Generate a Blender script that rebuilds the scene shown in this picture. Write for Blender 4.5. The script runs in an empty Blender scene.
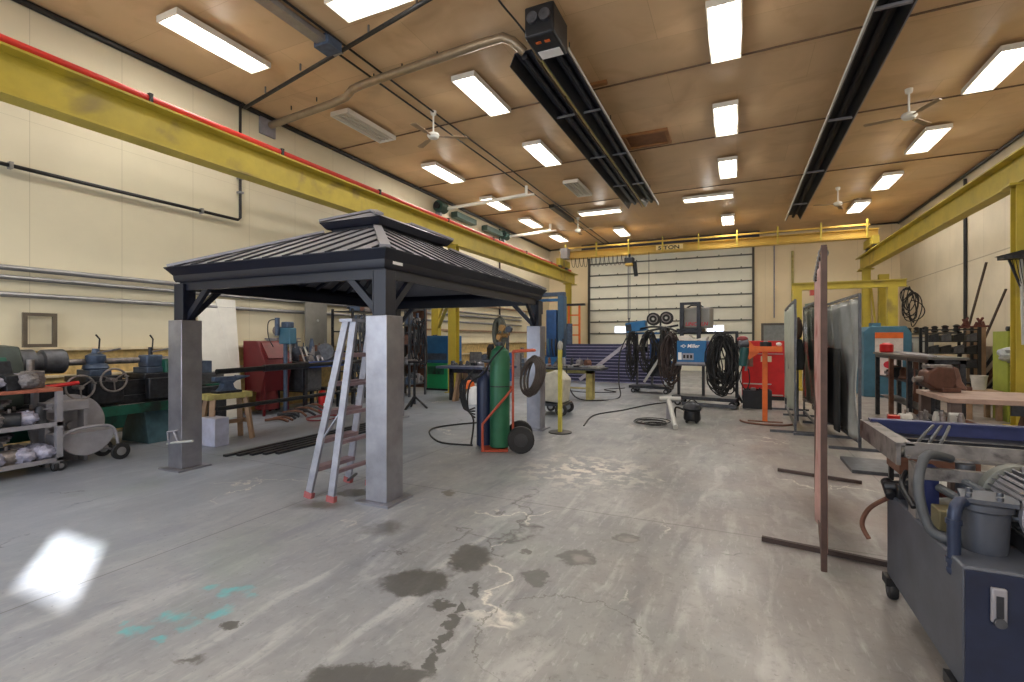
import bpy, math, random
from mathutils import Vector, Matrix
random.seed(7)
sc = bpy.context.scene
COL = sc.collection
R = math.radians
# ------------------------------------------------------------------ camera, world, exposure
cam_d = bpy.data.cameras.new('camera'); cam = bpy.data.objects.new('camera', cam_d); COL.objects.link(cam)
cam_d.sensor_width = 36; cam_d.lens = 489/1024*36; cam_d.shift_y = -2/1024; cam_d.clip_start = .05
YAW = R(24.7)
cam.location = (0, 0, 1.6); cam.rotation_euler = (R(90), 0, YAW)
sc.camera = cam
sc.view_settings.view_transform = 'Standard'; sc.view_settings.look = 'None'
sc.view_settings.gamma = 1; sc.view_settings.use_curve_mapping = False
sc.view_settings.exposure = -0.12
W = bpy.data.worlds.new('sky'); sc.world = W; W.use_nodes = True
bg = W.node_tree.nodes['Background']
sky = W.node_tree.nodes.new('ShaderNodeTexSky'); sky.sky_type = 'HOSEK_WILKIE'
sky.sun_direction = Vector((.75, -.55, .38)).normalized(); sky.turbidity = 3
W.node_tree.links.new(sky.outputs[0], bg.inputs[0]); bg.inputs[1].default_value = 1.0
def lamp(name, kind, loc, energy, color=(1,1,1), size=None, size_y=None, rot=None, parent=None):
    d = bpy.data.lights.new(name, kind); d.energy = energy; d.color = color
    if kind == 'AREA':
        d.shape = 'RECTANGLE'; d.size = size; d.size_y = size_y or size
    o = bpy.data.objects.new(name, d); COL.objects.link(o); o.location = loc
    if rot: o.rotation_euler = rot
    o.parent = parent
    return o
SUN_DIR = Vector((-.787, .52, -.335)).normalized()
s_ = lamp('sun', 'SUN', (8, -8, 8), 48, (1, .97, .92)); s_.data.angle = R(.6)
s_.rotation_euler = SUN_DIR.to_track_quat('-Z', 'Y').to_euler()
LIGHT_W = 44
SPILL_W = 20
DAY_W = 440

XL, XR, YB, YF, ZC = -9.7, 6.4, 26.2, -4.0, 6.67
# ------------------------------------------------------------------ materials
def lin(c):
    return tuple(((x/255)/12.92 if x/255 <= .04045 else ((x/255+.055)/1.055)**2.4) for x in c)
_m = {}
def mat(name, rgb, rough=.6, metal=0, var=.18, scale=6, bump=0, rust=None, rust_amt=.45, emit=None, trans=0, alpha=1):
    if name in _m: return _m[name]
    m = bpy.data.materials.new(name); m.use_nodes = True; nt = m.node_tree; N = nt.nodes; L = nt.links
    b = N['Principled BSDF']; col = lin(rgb)
    tc = N.new('ShaderNodeTexCoord'); nz = N.new('ShaderNodeTexNoise')
    nz.inputs['Scale'].default_value = scale; nz.inputs['Detail'].default_value = 6; nz.inputs['Roughness'].default_value = .6
    L.new(tc.outputs['Object'], nz.inputs['Vector'])
    r = N.new('ShaderNodeValToRGB'); r.color_ramp.elements[0].position = .3; r.color_ramp.elements[1].position = .7
    r.color_ramp.elements[0].color = tuple(x*(1-var) for x in col)+(1,)
    r.color_ramp.elements[1].color = tuple(min(1, x*(1+var)) for x in col)+(1,)
    L.new(nz.outputs[0], r.inputs[0]); out = r.outputs[0]
    if rust:
        n2 = N.new('ShaderNodeTexNoise'); n2.inputs['Scale'].default_value = scale*.7; n2.inputs['Detail'].default_value = 8
        n2.inputs['Distortion'].default_value = .4
        L.new(tc.outputs['Object'], n2.inputs['Vector'])
        r2 = N.new('ShaderNodeValToRGB'); r2.color_ramp.elements[0].position = 1-rust_amt-.06; r2.color_ramp.elements[1].position = 1-rust_amt+.08
        L.new(n2.outputs[0], r2.inputs[0])
        mx = N.new('ShaderNodeMix'); mx.data_type = 'RGBA'
        L.new(r2.outputs[0], mx.inputs[0]); L.new(out, mx.inputs[6]); mx.inputs[7].default_value = lin(rust)+(1,)
        out = mx.outputs[2]
    L.new(out, b.inputs['Base Color'])
    b.inputs['Roughness'].default_value = rough; b.inputs['Metallic'].default_value = metal
    b.inputs['Alpha'].default_value = alpha
    if trans: b.inputs['Transmission Weight'].default_value = trans
    if emit:
        b.inputs['Emission Color'].default_value = lin(emit[0])+(1,); b.inputs['Emission Strength'].default_value = emit[1]
    if bump:
        bp = N.new('ShaderNodeBump'); bp.inputs['Strength'].default_value = bump; bp.inputs['Distance'].default_value = .02
        L.new(nz.outputs[0], bp.inputs['Height']); L.new(bp.outputs[0], b.inputs['Normal'])
    _m[name] = m; return m
def stripes(m, axis, period, width, dark, use='Object'):
    """thin darker seam lines at fixed spacing, mixed over the base colour"""
    nt = m.node_tree; N = nt.nodes; L = nt.links; b = N['Principled BSDF']
    src = b.inputs['Base Color'].links[0].from_socket
    tc = N.new('ShaderNodeTexCoord'); sp = N.new('ShaderNodeSeparateXYZ'); L.new(tc.outputs[use], sp.inputs[0])
    a = N.new('ShaderNodeMath'); a.operation = 'DIVIDE'; L.new(sp.outputs[axis], a.inputs[0]); a.inputs[1].default_value = period
    f = N.new('ShaderNodeMath'); f.operation = 'FRACT'; L.new(a.outputs[0], f.inputs[0])
    l = N.new('ShaderNodeMath'); l.operation = 'LESS_THAN'; L.new(f.outputs[0], l.inputs[0]); l.inputs[1].default_value = width/period
    g = N.new('ShaderNodeMath'); g.operation = 'MULTIPLY'; L.new(l.outputs[0], g.inputs[0]); g.inputs[1].default_value = dark[3]
    mx = N.new('ShaderNodeMix'); mx.data_type = 'RGBA'; L.new(g.outputs[0], mx.inputs[0]); L.new(src, mx.inputs[6])
    mx.inputs[7].default_value = lin(dark[:3])+(1,)
    L.new(mx.outputs[2], b.inputs['Base Color'])

WALL = mat('wall_paint', (214, 205, 178), .62, 0, .07, .5); stripes(WALL, 1, 1.22, .008, (150, 138, 110, .5)); stripes(WALL, 2, 2.44, .007, (150, 138, 110, .35))
WALLB = mat('wall_paint_back', (224, 206, 170), .62, 0, .07, .5); stripes(WALLB, 0, 1.22, .01, (150, 132, 100, .45))
WALLR = mat('wall_paint_right', (208, 196, 172), .62, 0, .16, .4); stripes(WALLR, 1, 1.22, .01, (120, 105, 85, .5)); stripes(WALLR, 2, 3.94, .035, (120, 105, 85, .5))
OSB = mat('chipboard', (196, 168, 110), .8, 0, .3, 9)
BLACK = mat('black_paint', (30, 31, 35), .45, .2, .3, 8)
PIPE_BLK = mat('black_pipe', (45, 44, 44), .4, .5, .3, 8)
NAVY = mat('navy_black_aluminium', (19, 23, 38), .4, .1, .12, 4)
SEAMM = mat('roof_seam_steel', (52, 54, 62), .4, .4, .1, 3)
ROOFM = mat('roof_steel', (142, 142, 150), .38, .35, .1, 3)
GALV = mat('galvanised_steel', (150, 150, 152), .4, .75, .15, 5)
RAWST = mat('raw_steel', (150, 150, 158), .38, .8, .22, 3.5)
ALU = mat('aluminium', (160, 162, 174), .4, .6, .18, 8)
YEL = mat('yellow_paint', (184, 164, 58), .5, .05, .14, 2, rust=(142, 124, 66), rust_amt=.36)
YELG = mat('yellow_crane_paint', (196, 160, 66), .5, .05, .1, 2)
RED = mat('red_paint', (190, 28, 30), .42, .1, .15, 5)
REDPIPE = mat('red_pipe_paint', (196, 50, 44), .42, .1, .12, 5)
GREENC = mat('green_cylinder_paint', (40, 104, 74), .4, .1, .14, 5)
GREEN = mat('green_machine_paint', (24, 86, 70), .45, .1, .3, 5, rust=(26, 36, 34), rust_amt=.46)
GRNBOX = mat('bright_green_plastic', (22, 140, 88), .45, 0, .1, 5)
BLUEC = mat('blue_cylinder_paint', (26, 38, 70), .4, .1, .15, 5)
BLUE = mat('blue_machine_paint', (34, 96, 150), .4, .1, .15, 5)
BLUESH = mat('blue_bench_paint', (34, 72, 156), .5, .1, .25, 8, rust=(60, 60, 66), rust_amt=.35)
TEAL = mat('teal_machine_paint', (60, 104, 126), .5, .05, .15, 4)
ORANGE = mat('orange_paint', (214, 100, 34), .5, .05, .18, 6)
ORED = mat('orange_red_frame', (176, 78, 54), .5, .1, .2, 6)
BROWNST = mat('rusty_brown_steel', (112, 78, 64), .65, .3, .35, 7)
DARKM = mat('greasy_dark_metal', (52, 54, 60), .42, .55, .45, 14)
DARKB = mat('dark_blue_grey_metal', (72, 86, 108), .45, .3, .35, 9)
IRON = mat('cast_iron', (88, 90, 96), .45, .6, .35, 10)
GREYP = mat('grey_paint', (142, 140, 146), .5, .1, .18, 5)
LGREY = mat('light_grey_paint', (176, 176, 172), .5, .1, .12, 5)
WHITE = mat('white_paint', (228, 226, 218), .5, 0, .06, 5)
WOOD = mat('worn_wood', (150, 122, 96), .7, 0, .25, 5)
WOODR = mat('red_brown_wood', (158, 92, 72), .6, 0, .25, 8)
WOODY = mat('yellowish_wood', (170, 158, 96), .7, 0, .25, 8)
RUB = mat('black_rubber', (30, 30, 32), .6, 0, .25, 12)
BRASS = mat('brass', (150, 116, 70), .5, .6, .1, 8)
PLAS = mat('pale_plastic_film', (158, 158, 178), .25, 0, .4, 14, bump=.5)
RAG = mat('dirty_grey_rag', (120, 116, 118), .8, 0, .5, 20, bump=.6)
LIME = mat('lime_paint', (146, 156, 56), .5, 0, .12, 5)
PINK = mat('faded_pink_curtain', (176, 138, 130), .6, 0, .25, 4, rust=(150, 84, 80), rust_amt=.4)
VINYL = mat('grey_vinyl_curtain', (150, 152, 150), .22, .0, .14, 3, bump=.5)
VINYLD = mat('dark_green_curtain', (70, 78, 74), .2, .0, .18, 3, bump=.3)
VINYLP = mat('pale_green_curtain', (158, 164, 150), .5, .0, .16, 5, bump=.3)
LEATH = mat('black_sheet', (20, 20, 22), .7, 0, .2, 5)
STRIPE = mat('dark_louvre_metal', (58, 58, 84), .4, .5, .12, 4)
GLASSY = mat('daylit_window_glass', (235, 240, 250), .2, 0, .01, 3, emit=((225, 235, 255), 2.2))
TANKM = mat('dark_blue_grey_tank_paint', (78, 82, 92), .45, .25, .22, 5)
TANKB = mat('navy_tank_paint', (34, 42, 66), .42, .2, .25, 6)
TROUGH = mat('worn_grey_steel', (128, 124, 122), .5, .45, .3, 12, rust=(74, 70, 72), rust_amt=.42)
TROUGHB = mat('blue_trough_paint', (44, 52, 98), .42, .15, .2, 8)
HOSE = mat('dark_grey_hose', (66, 70, 76), .5, 0, .2, 8)
PAPER = mat('white_paper_label', (236, 236, 236), .6, 0, .03, 5)
LETTER = mat('black_lettering', (24, 22, 18), .6, 0, .05, 5)
LETW = mat('white_lettering', (240, 240, 240), .6, 0, .02, 5)
LETR = mat('red_lettering', (196, 40, 60), .6, 0, .05, 5)
TUBE = mat('glowing_tube', (255, 255, 255), .5, 0, .01, 5, emit=((255, 250, 240), 9))
TUBEOFF = mat('unlit_tube', (214, 206, 190), .4, 0, .05, 5)
HOUSING = mat('white_lamp_housing', (226, 220, 208), .5, 0, .04, 5)
REFL = mat('shiny_reflector', (200, 196, 186), .25, .8, .05, 5)
HEATR = mat('heater_reflector', (56, 58, 66), .35, .6, .2, 4)
GRITTY = mat('scrap_metal', (134, 128, 128), .42, .6, .4, 16)
COPPER = mat('red_hose', (126, 36, 42), .5, 0, .1, 6)
MULTI = [DARKM, GRITTY, IRON, DARKB, RAG, BROWNST, GREYP]

# ------------------------------------------------------------------ mesh builder
class MB:
    def __init__(s): s.v = []; s.f = []
    def add(s, vs, fs, M=None):
        o = len(s.v)
        s.v += [tuple(M @ Vector(v)) if M else tuple(v) for v in vs]
        s.f += [tuple(i+o for i in f) for f in fs]
        return s
    def box(s, x0, x1, y0, y1, z0, z1, M=None):
        return s.add([(x0,y0,z0),(x1,y0,z0),(x1,y1,z0),(x0,y1,z0),(x0,y0,z1),(x1,y0,z1),(x1,y1,z1),(x0,y1,z1)],
                     [(3,2,1,0),(4,5,6,7),(0,1,5,4),(1,2,6,5),(2,3,7,6),(3,0,4,7)], M)
    def bar(s, p, q, w, h=None, up=(0,0,1)):
        """rectangular bar between two points"""
        p = Vector(p); q = Vector(q); d = q-p; L = d.length; h = h or w
        z = d.normalized(); u = Vector(up)
        if abs(z.dot(u)) > .98: u = Vector((0,1,0))
        x = u.cross(z).normalized(); y = z.cross(x)
        M = Matrix((x, y, z)).transposed().to_4x4(); M.translation = p
        return s.box(-w/2, w/2, -h/2, h/2, 0, L, M)
    def cyl(s, p, q, r, r2=None, n=16, caps=True):
        p = Vector(p); q = Vector(q); r2 = r if r2 is None else r2
        z = (q-p).normalized(); u = Vector((0,0,1)) if abs(z.z) < .9 else Vector((1,0,0))
        x = u.cross(z).normalized(); y = z.cross(x); vs = []
        for c, rr in ((p, r), (q, r2)):
            for i in range(n):
                a = 2*math.pi*i/n; vs.append(c + x*math.cos(a)*rr + y*math.sin(a)*rr)
        fs = [(i, (i+1)%n, n+(i+1)%n, n+i) for i in range(n)]
        if caps: fs += [tuple(range(n))[::-1], tuple(range(n, 2*n))]
        return s.add(vs, fs)
    def tube(s, pts, r, n=8, closed=False):
        P = [Vector(p) for p in pts]; m = len(P); vs = []; prev = None
        for i, p in enumerate(P):
            if closed: t = P[(i+1)%m]-P[i-1]
            else: t = P[min(i+1, m-1)]-P[max(i-1, 0)]
            t.normalize()
            if prev is None:
                u = Vector((0,0,1)) if abs(t.z) < .9 else Vector((1,0,0)); x = u.cross(t).normalized()
            else:
                x = (prev - t*prev.dot(t)); x = x.normalized() if x.length > 1e-6 else prev
            prev = x; y = t.cross(x)
            for k in range(n):
                a = 2*math.pi*k/n; vs.append(p + x*math.cos(a)*r + y*math.sin(a)*r)
        fs = []
        for i in range(m if closed else m-1):
            j = (i+1) % m
            for k in range(n): fs.append((i*n+k, i*n+(k+1)%n, j*n+(k+1)%n, j*n+k))
        if not closed: fs += [tuple(range(n))[::-1], tuple(range((m-1)*n, m*n))]
        return s.add(vs, fs)
    def lathe(s, prof, c=(0,0,0), axis='z', n=20):
        vs = []; c = Vector(c); m = len(prof)
        for r, h in prof:
            for k in range(n):
                a = 2*math.pi*k/n; x, y = r*math.cos(a), r*math.sin(a)
                vs.append(c + Vector({'z': (x,y,h), 'x': (h,x,y), 'y': (y,h,x)}[axis]))
        fs = []
        for i in range(m-1):
            for k in range(n): fs.append((i*n+k, i*n+(k+1)%n, (i+1)*n+(k+1)%n, (i+1)*n+k))
        fs += [tuple(range(n))[::-1], tuple(range((m-1)*n, m*n))]
        return s.add(vs, fs)
    def prism(s, poly, a0, a1, axis='x', M=None):
        """poly in the two remaining axes (x:(y,z) y:(x,z) z:(x,y)) extruded from a0 to a1"""
        def P(p, a): return {'x': (a, p[0], p[1]), 'y': (p[0], a, p[1]), 'z': (p[0], p[1], a)}[axis]
        n = len(poly); vs = [P(p, a0) for p in poly]+[P(p, a1) for p in poly]
        return s.add(vs, [tuple(range(n))[::-1], tuple(range(n, 2*n))]+[(i, (i+1)%n, n+(i+1)%n, n+i) for i in range(n)], M)
    def ball(s, c, r, n=12, m=8, jit=0, seed=0):
        rs = (r, r, r) if not hasattr(r, '__len__') else r; rnd = random.Random(seed); vs = []; c = Vector(c)
        for i in range(m+1):
            ph = math.pi*i/m
            for k in range(n):
                a = 2*math.pi*k/n; j = 1+(rnd.random()-.5)*jit if 0 < i < m else 1
                vs.append(c+Vector((rs[0]*math.sin(ph)*math.cos(a)*j, rs[1]*math.sin(ph)*math.sin(a)*j, rs[2]*math.cos(ph)*j)))
        fs = [(i*n+k, (i+1)*n+k, (i+1)*n+(k+1)%n, i*n+(k+1)%n) for i in range(m) for k in range(n)]
        return s.add(vs, fs)
    def grid(s, fn, nu, nv, thick=None):
        vs = [fn(i/nu, j/nv) for i in range(nu+1) for j in range(nv+1)]
        fs = [(i*(nv+1)+j, (i+1)*(nv+1)+j, (i+1)*(nv+1)+j+1, i*(nv+1)+j+1) for i in range(nu) for j in range(nv)]
        return s.add(vs, fs)
    def build(s, name, m, parent=None, bevel=0, smooth=35, solid=0):
        me = bpy.data.meshes.new(name); me.from_pydata(s.v, [], s.f); me.validate()
        import bmesh
        bm = bmesh.new(); bm.from_mesh(me); bmesh.ops.recalc_face_normals(bm, faces=bm.faces); bm.to_mesh(me); bm.free()
        me.materials.append(m); me.shade_smooth(); me.set_sharp_from_angle(angle=R(smooth))
        o = bpy.data.objects.new(name, me); COL.objects.link(o); o.parent = parent
        if solid:
            k = o.modifiers.new('thickness', 'SOLIDIFY'); k.thickness = solid; k.offset = 0
        if bevel:
            b = o.modifiers.new('bevel', 'BEVEL'); b.width = bevel; b.segments = 2; b.limit_method = 'ANGLE'; b.angle_limit = R(40)
        return o
def tag(o, label, cat, group=None, kind=None):
    o['label'] = label; o['category'] = cat
    if group: o['group'] = group
    if kind: o['kind'] = kind
    return o
def thing(name, label, cat, loc=(0,0,0), rz=0, group=None, rot=None):
    o = bpy.data.objects.new(name, None); COL.objects.link(o); o.empty_display_size = .1
    o.location = loc; o.rotation_euler = rot or (0, 0, rz)
    return tag(o, label, cat, group)
def struct(o): o['kind'] = 'structure'; return o
def dup(root, loc=None, rz=None, label=None):
    def cp(o, par):
        c = o.copy(); COL.objects.link(c); c.parent = par
        for ch in [k for k in bpy.data.objects if k.parent == o]: cp(ch, c)
        return c
    r = cp(root, None)
    if loc: r.location = loc
    if rz is not None: r.rotation_euler = (0, 0, rz)
    if label: r['label'] = label
    return r
def text(name, s, size, m, parent, loc, rot, depth=.004, bold=True, shear=0, sx=1):
    cu = bpy.data.curves.new(name, 'FONT'); cu.body = s; cu.size = size; cu.extrude = depth; cu.shear = shear
    cu.align_x = 'CENTER'; cu.align_y = 'CENTER'; cu.offset = size*.02 if bold else 0
    t = bpy.data.objects.new(name, cu); COL.objects.link(t)
    me = bpy.data.meshes.new_from_object(t.evaluated_get(bpy.context.evaluated_depsgraph_get()))
    bpy.data.objects.remove(t)
    me.materials.clear(); me.materials.append(m)
    o = bpy.data.objects.new(name, me); COL.objects.link(o); o.parent = parent; o.location = loc; o.rotation_euler = rot; o.scale = (sx, 1, 1)
    return o
def smooth_path(pts, k=6):
    P = [Vector(p) for p in pts]; out = []
    for i in range(len(P)-1):
        a = P[max(i-1, 0)]; b = P[i]; c = P[i+1]; d = P[min(i+2, len(P)-1)]
        for j in range(k):
            t = j/k
            out.append(.5*((2*b)+(-a+c)*t+(2*a-5*b+4*c-d)*t*t+(-a+3*b-3*c+d)*t**3))
    return out+[P[-1]]
cy, sy = math.cos(YAW), math.sin(YAW)
def at_z(u, v, z=0):
    """place on a horizontal plane seen in the survey photograph"""
    zc = 489*(1.6-z)/(v-339); t = (u-512)/489
    return Vector((zc*(t*cy-sy), zc*(cy+t*sy), z))

# ------------------------------------------------------------------ floor
def floor_material():
    m = bpy.data.materials.new('concrete_floor'); m.use_nodes = True; nt = m.node_tree; N = nt.nodes; L = nt.links
    b = N['Principled BSDF']
    tc = N.new('ShaderNodeTexCoord'); P = tc.outputs['Object']
    def noise(scale, detail=6, dist=0, vec=None, rough=.55):
        n = N.new('ShaderNodeTexNoise'); n.inputs['Scale'].default_value = scale; n.inputs['Detail'].default_value = detail
        n.inputs['Distortion'].default_value = dist; n.inputs['Roughness'].default_value = rough
        L.new(vec or P, n.inputs['Vector']); return n
    def ramp(src, a, b_, ca=(0,0,0,1), cb=(1,1,1,1)):
        r = N.new('ShaderNodeValToRGB'); r.color_ramp.elements[0].position = a; r.color_ramp.elements[1].position = b_
        r.color_ramp.elements[0].color = ca; r.color_ramp.elements[1].color = cb; L.new(src, r.inputs[0]); return r.outputs[0]
    def mix(f, a, c):
        x = N.new('ShaderNodeMix'); x.data_type = 'RGBA'
        if isinstance(f, float): x.inputs[0].default_value = f
        else: L.new(f, x.inputs[0])
        L.new(a, x.inputs[6]) if not isinstance(a, tuple) else setattr(x.inputs[6], 'default_value', a)
        L.new(c, x.inputs[7]) if not isinstance(c, tuple) else setattr(x.inputs[7], 'default_value', c)
        return x.outputs[2]
    def math_(op, a, b_=None, clamp=False):
        x = N.new('ShaderNodeMath'); x.operation = op; x.use_clamp = clamp
        for i, k in enumerate((a, b_)):
            if k is None: continue
            if isinstance(k, (int, float)): x.inputs[i].default_value = k
            else: L.new(k, x.inputs[i])
        return x.outputs[0]
    sep = N.new('ShaderNodeSeparateXYZ'); L.new(P, sep.inputs[0])
    base = ramp(noise(.55, 8).outputs[0], .32, .7, lin((122, 122, 122))+(1,), lin((156, 154, 150))+(1,))
    # trowel streaks running across
    mp = N.new('ShaderNodeMapping'); L.new(P, mp.inputs[0]); mp.inputs['Rotation'].default_value = (0, 0, R(-9)); mp.inputs['Scale'].default_value = (2.4, .6, 1)
    st = noise(1.6, 8, .6, mp.outputs[0])
    base = mix(math_('MULTIPLY', ramp(st.outputs[0], .47, .68), .6), base, lin((100, 100, 104))+(1,))
    base = mix(math_('MULTIPLY', ramp(noise(2.1, 9, .8, mp.outputs[0]).outputs[0], .52, .68), .6), base, lin((184, 183, 180))+(1,))
    base = mix(math_('MULTIPLY', ramp(noise(5.5, 9, .5).outputs[0], .5, .75), .4), base, lin((110, 108, 104))+(1,))
    base = mix(math_('MULTIPLY', ramp(noise(14, 9, .3, None, .7).outputs[0], .52, .66), .38), base, lin((90, 89, 86))+(1,))
    base = mix(math_('MULTIPLY', ramp(noise(11, 9, .5, mp.outputs[0], .7).outputs[0], .55, .68), .3), base, lin((198, 198, 196))+(1,))
    base = mix(math_('MULTIPLY', ramp(math_('MULTIPLY', sep.outputs[0], -.12), .1, .6), .65), base, lin((142, 152, 170))+(1,))  # cool daylight painted into the slab colour towards the left
    # warm zone on the right half; the cool left is painted daylight
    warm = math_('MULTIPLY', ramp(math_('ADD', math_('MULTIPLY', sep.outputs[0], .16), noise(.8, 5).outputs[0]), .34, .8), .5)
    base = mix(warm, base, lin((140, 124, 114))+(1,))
    green = math_('MULTIPLY', ramp(noise(.7, 6, .3, None).outputs[0], .55, .68), .3)
    base = mix(green, base, lin((114, 130, 116))+(1,))
    # pale flaking and hairline cracks
    vo = N.new('ShaderNodeTexVoronoi'); vo.feature = 'DISTANCE_TO_EDGE'; vo.inputs['Scale'].default_value = .55
    wv = N.new('ShaderNodeVectorMath'); wv.operation = 'MULTIPLY_ADD'
    L.new(noise(2.6, 5).outputs['Color'], wv.inputs[0]); wv.inputs[1].default_value = (.9, .9, 0); L.new(P, wv.inputs[2]); L.new(wv.outputs[0], vo.inputs['Vector'])
    crack = ramp(vo.outputs['Distance'], 0, .009, (1,1,1,1), (0,0,0,1))
    cm = ramp(noise(.9, 3).outputs[0], .54, .6)
    base = mix(math_('MULTIPLY', math_('MULTIPLY', crack, cm), .75), base, lin((222, 216, 204))+(1,))
    cm2 = ramp(noise(.6, 3, 0, mp.outputs[0]).outputs[0], .56, .6)
    vo2 = N.new('ShaderNodeTexVoronoi'); vo2.feature = 'DISTANCE_TO_EDGE'; vo2.inputs['Scale'].default_value = .38
    L.new(wv.outputs[0], vo2.inputs['Vector'])
    crack2 = ramp(vo2.outputs['Distance'], 0, .006, (1,1,1,1), (0,0,0,1))
    base = mix(math_('MULTIPLY', math_('MULTIPLY', crack2, cm2), .8), base, lin((58, 56, 54))+(1,))
    # specks
    base = mix(math_('MULTIPLY', ramp(noise(38, 3).outputs[0], .66, .72), .55), base, lin((86, 82, 78))+(1,))
    # saw-cut joints
    for ax, pos in ((1, 4.42), (1, 9.2), (1, 14.0), (0, 1.45), (0, -3.9), (0, -8.1)):
        d = math_('ABSOLUTE', math_('SUBTRACT', sep.outputs[ax], pos))
        base = mix(math_('MULTIPLY', math_('LESS_THAN', d, .006), .6), base, lin((70, 66, 62))+(1,))
    # shaped stains, in a frame turned with the slab's own trowelling
    mr = N.new('ShaderNodeMapping'); mr.inputs['Rotation'].default_value = (0, 0, -YAW); L.new(P, mr.inputs[0])
    edge = noise(9, 9, .2, None, .65).outputs['Color']
    wq = N.new('ShaderNodeVectorMath'); wq.operation = 'MULTIPLY_ADD'; L.new(edge, wq.inputs[0]); wq.inputs[1].default_value = (.24, .24, 0); L.new(mr.outputs[0], wq.inputs[2])
    def blob(u, v, ru, rv, soft=.12):
        a = at_z(u, v); q = Matrix.Rotation(-YAW, 3, 'Z') @ a
        zc = 489*1.6/(v-339); rx = ru/489*zc; ry = rv*zc/(v-339)
        s1 = N.new('ShaderNodeVectorMath'); s1.operation = 'SUBTRACT'; L.new(wq.outputs[0], s1.inputs[0]); s1.inputs[1].default_value = (q.x+.12, q.y+.12, 0)
        s2 = N.new('ShaderNodeVectorMath'); s2.operation = 'MULTIPLY'; L.new(s1.outputs[0], s2.inputs[0]); s2.inputs[1].default_value = (1/rx, 1/ry, 0)
        s3 = N.new('ShaderNodeVectorMath'); s3.operation = 'LENGTH'; L.new(s2.outputs[0], s3.inputs[0])
        mr_ = N.new('ShaderNodeMapRange'); L.new(s3.outputs['Value'], mr_.inputs[0]); mr_.inputs[1].default_value = 1-soft; mr_.inputs[2].default_value = 1+soft
        mr_.inputs[3].default_value = 1; mr_.inputs[4].default_value = 0; return mr_.outputs[0]
    def union(lst):
        a = lst[0]
        for k in lst[1:]: a = math_('MAXIMUM', a, k)
        return a
    wet = union([blob(*q) for q in ((416,582,35,13),(470,557,20,14),(577,557,17,9),(535,577,13,8),(626,539,13,5),(525,550,6,3),(442,605,12,5),
        (476,590,5,9),(462,608,5,8),(452,623,7,8),(444,640,6,11),(432,662,7,14),(368,676,62,14),(231,625,9,5),(352,493,14,4),(448,493,6,3),(190,660,14,4,.4),(384,528,16,6,.5),(320,505,24,4,.6))])
    base = mix(math_('MULTIPLY', wet, .85), base, lin((72, 70, 66))+(1,))
    base = mix(math_('MULTIPLY', union([blob(*q, .5) for q in ((580,559,7,4),(629,540,8,3))]), .5), base, lin((150, 144, 138))+(1,))
    blu = union([blob(*q, .3) for q in ((160,639,8,4),(138,630,13,5),(190,624,10,5),(172,617,14,5),(221,612,9,6),(209,588,6,3),(249,597,7,3),(237,592,12,5),(127,622,4,3))])
    base = mix(math_('MULTIPLY', blu, math_('MULTIPLY', ramp(noise(9, 5).outputs[0], .35, .6), .8)), base, lin((84, 168, 178))+(1,))
    base = mix(math_('MULTIPLY', blob(865, 520, 34, 26, .8), .45), base, lin((112, 78, 58))+(1,))
    base = mix(math_('MULTIPLY', blob(585, 470, 44, 12, .8), math_('MULTIPLY', ramp(noise(6, 5).outputs[0], .5, .56), .9)), base, lin((214, 208, 196))+(1,))
    # thin ring scratch
    for (u, v, rx_, ry_) in ((560, 640, 92, 58),):
        zc = 489*1.6/(v-339); q = Matrix.Rotation(-YAW, 3, 'Z') @ at_z(u, v)
        s1 = N.new('ShaderNodeVectorMath'); s1.operation = 'DISTANCE'; L.new(wq.outputs[0], s1.inputs[0]); s1.inputs[1].default_value = (q.x+.12, q.y+.12, 0)
        d = math_('ABSOLUTE', math_('SUBTRACT', s1.outputs['Value'], .46))
        base = mix(math_('MULTIPLY', math_('LESS_THAN', d, .006), math_('MULTIPLY', ramp(noise(.9, 2).outputs[0], .42, .5), .6)), base, lin((84, 82, 74))+(1,))
    L.new(base, b.inputs['Base Color'])
    rg = ramp(noise(1.5, 6, .3).outputs[0], .3, .7, (.3,.3,.3,1), (.52,.52,.52,1)); rg = mix(wet, rg, (.3,.3,.3,1)); L.new(rg, b.inputs['Roughness'])
    bp = N.new('ShaderNodeBump'); bp.inputs['Strength'].default_value = .25; bp.inputs['Distance'].default_value = .01
    L.new(noise(6, 8, .2).outputs[0], bp.inputs['Height']); L.new(bp.outputs[0], b.inputs['Normal'])
    return m
struct(MB().box(XL-.2, XR+.2, YF-.2, YB+.2, -.2, 0).build('floor', floor_material()))
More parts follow.
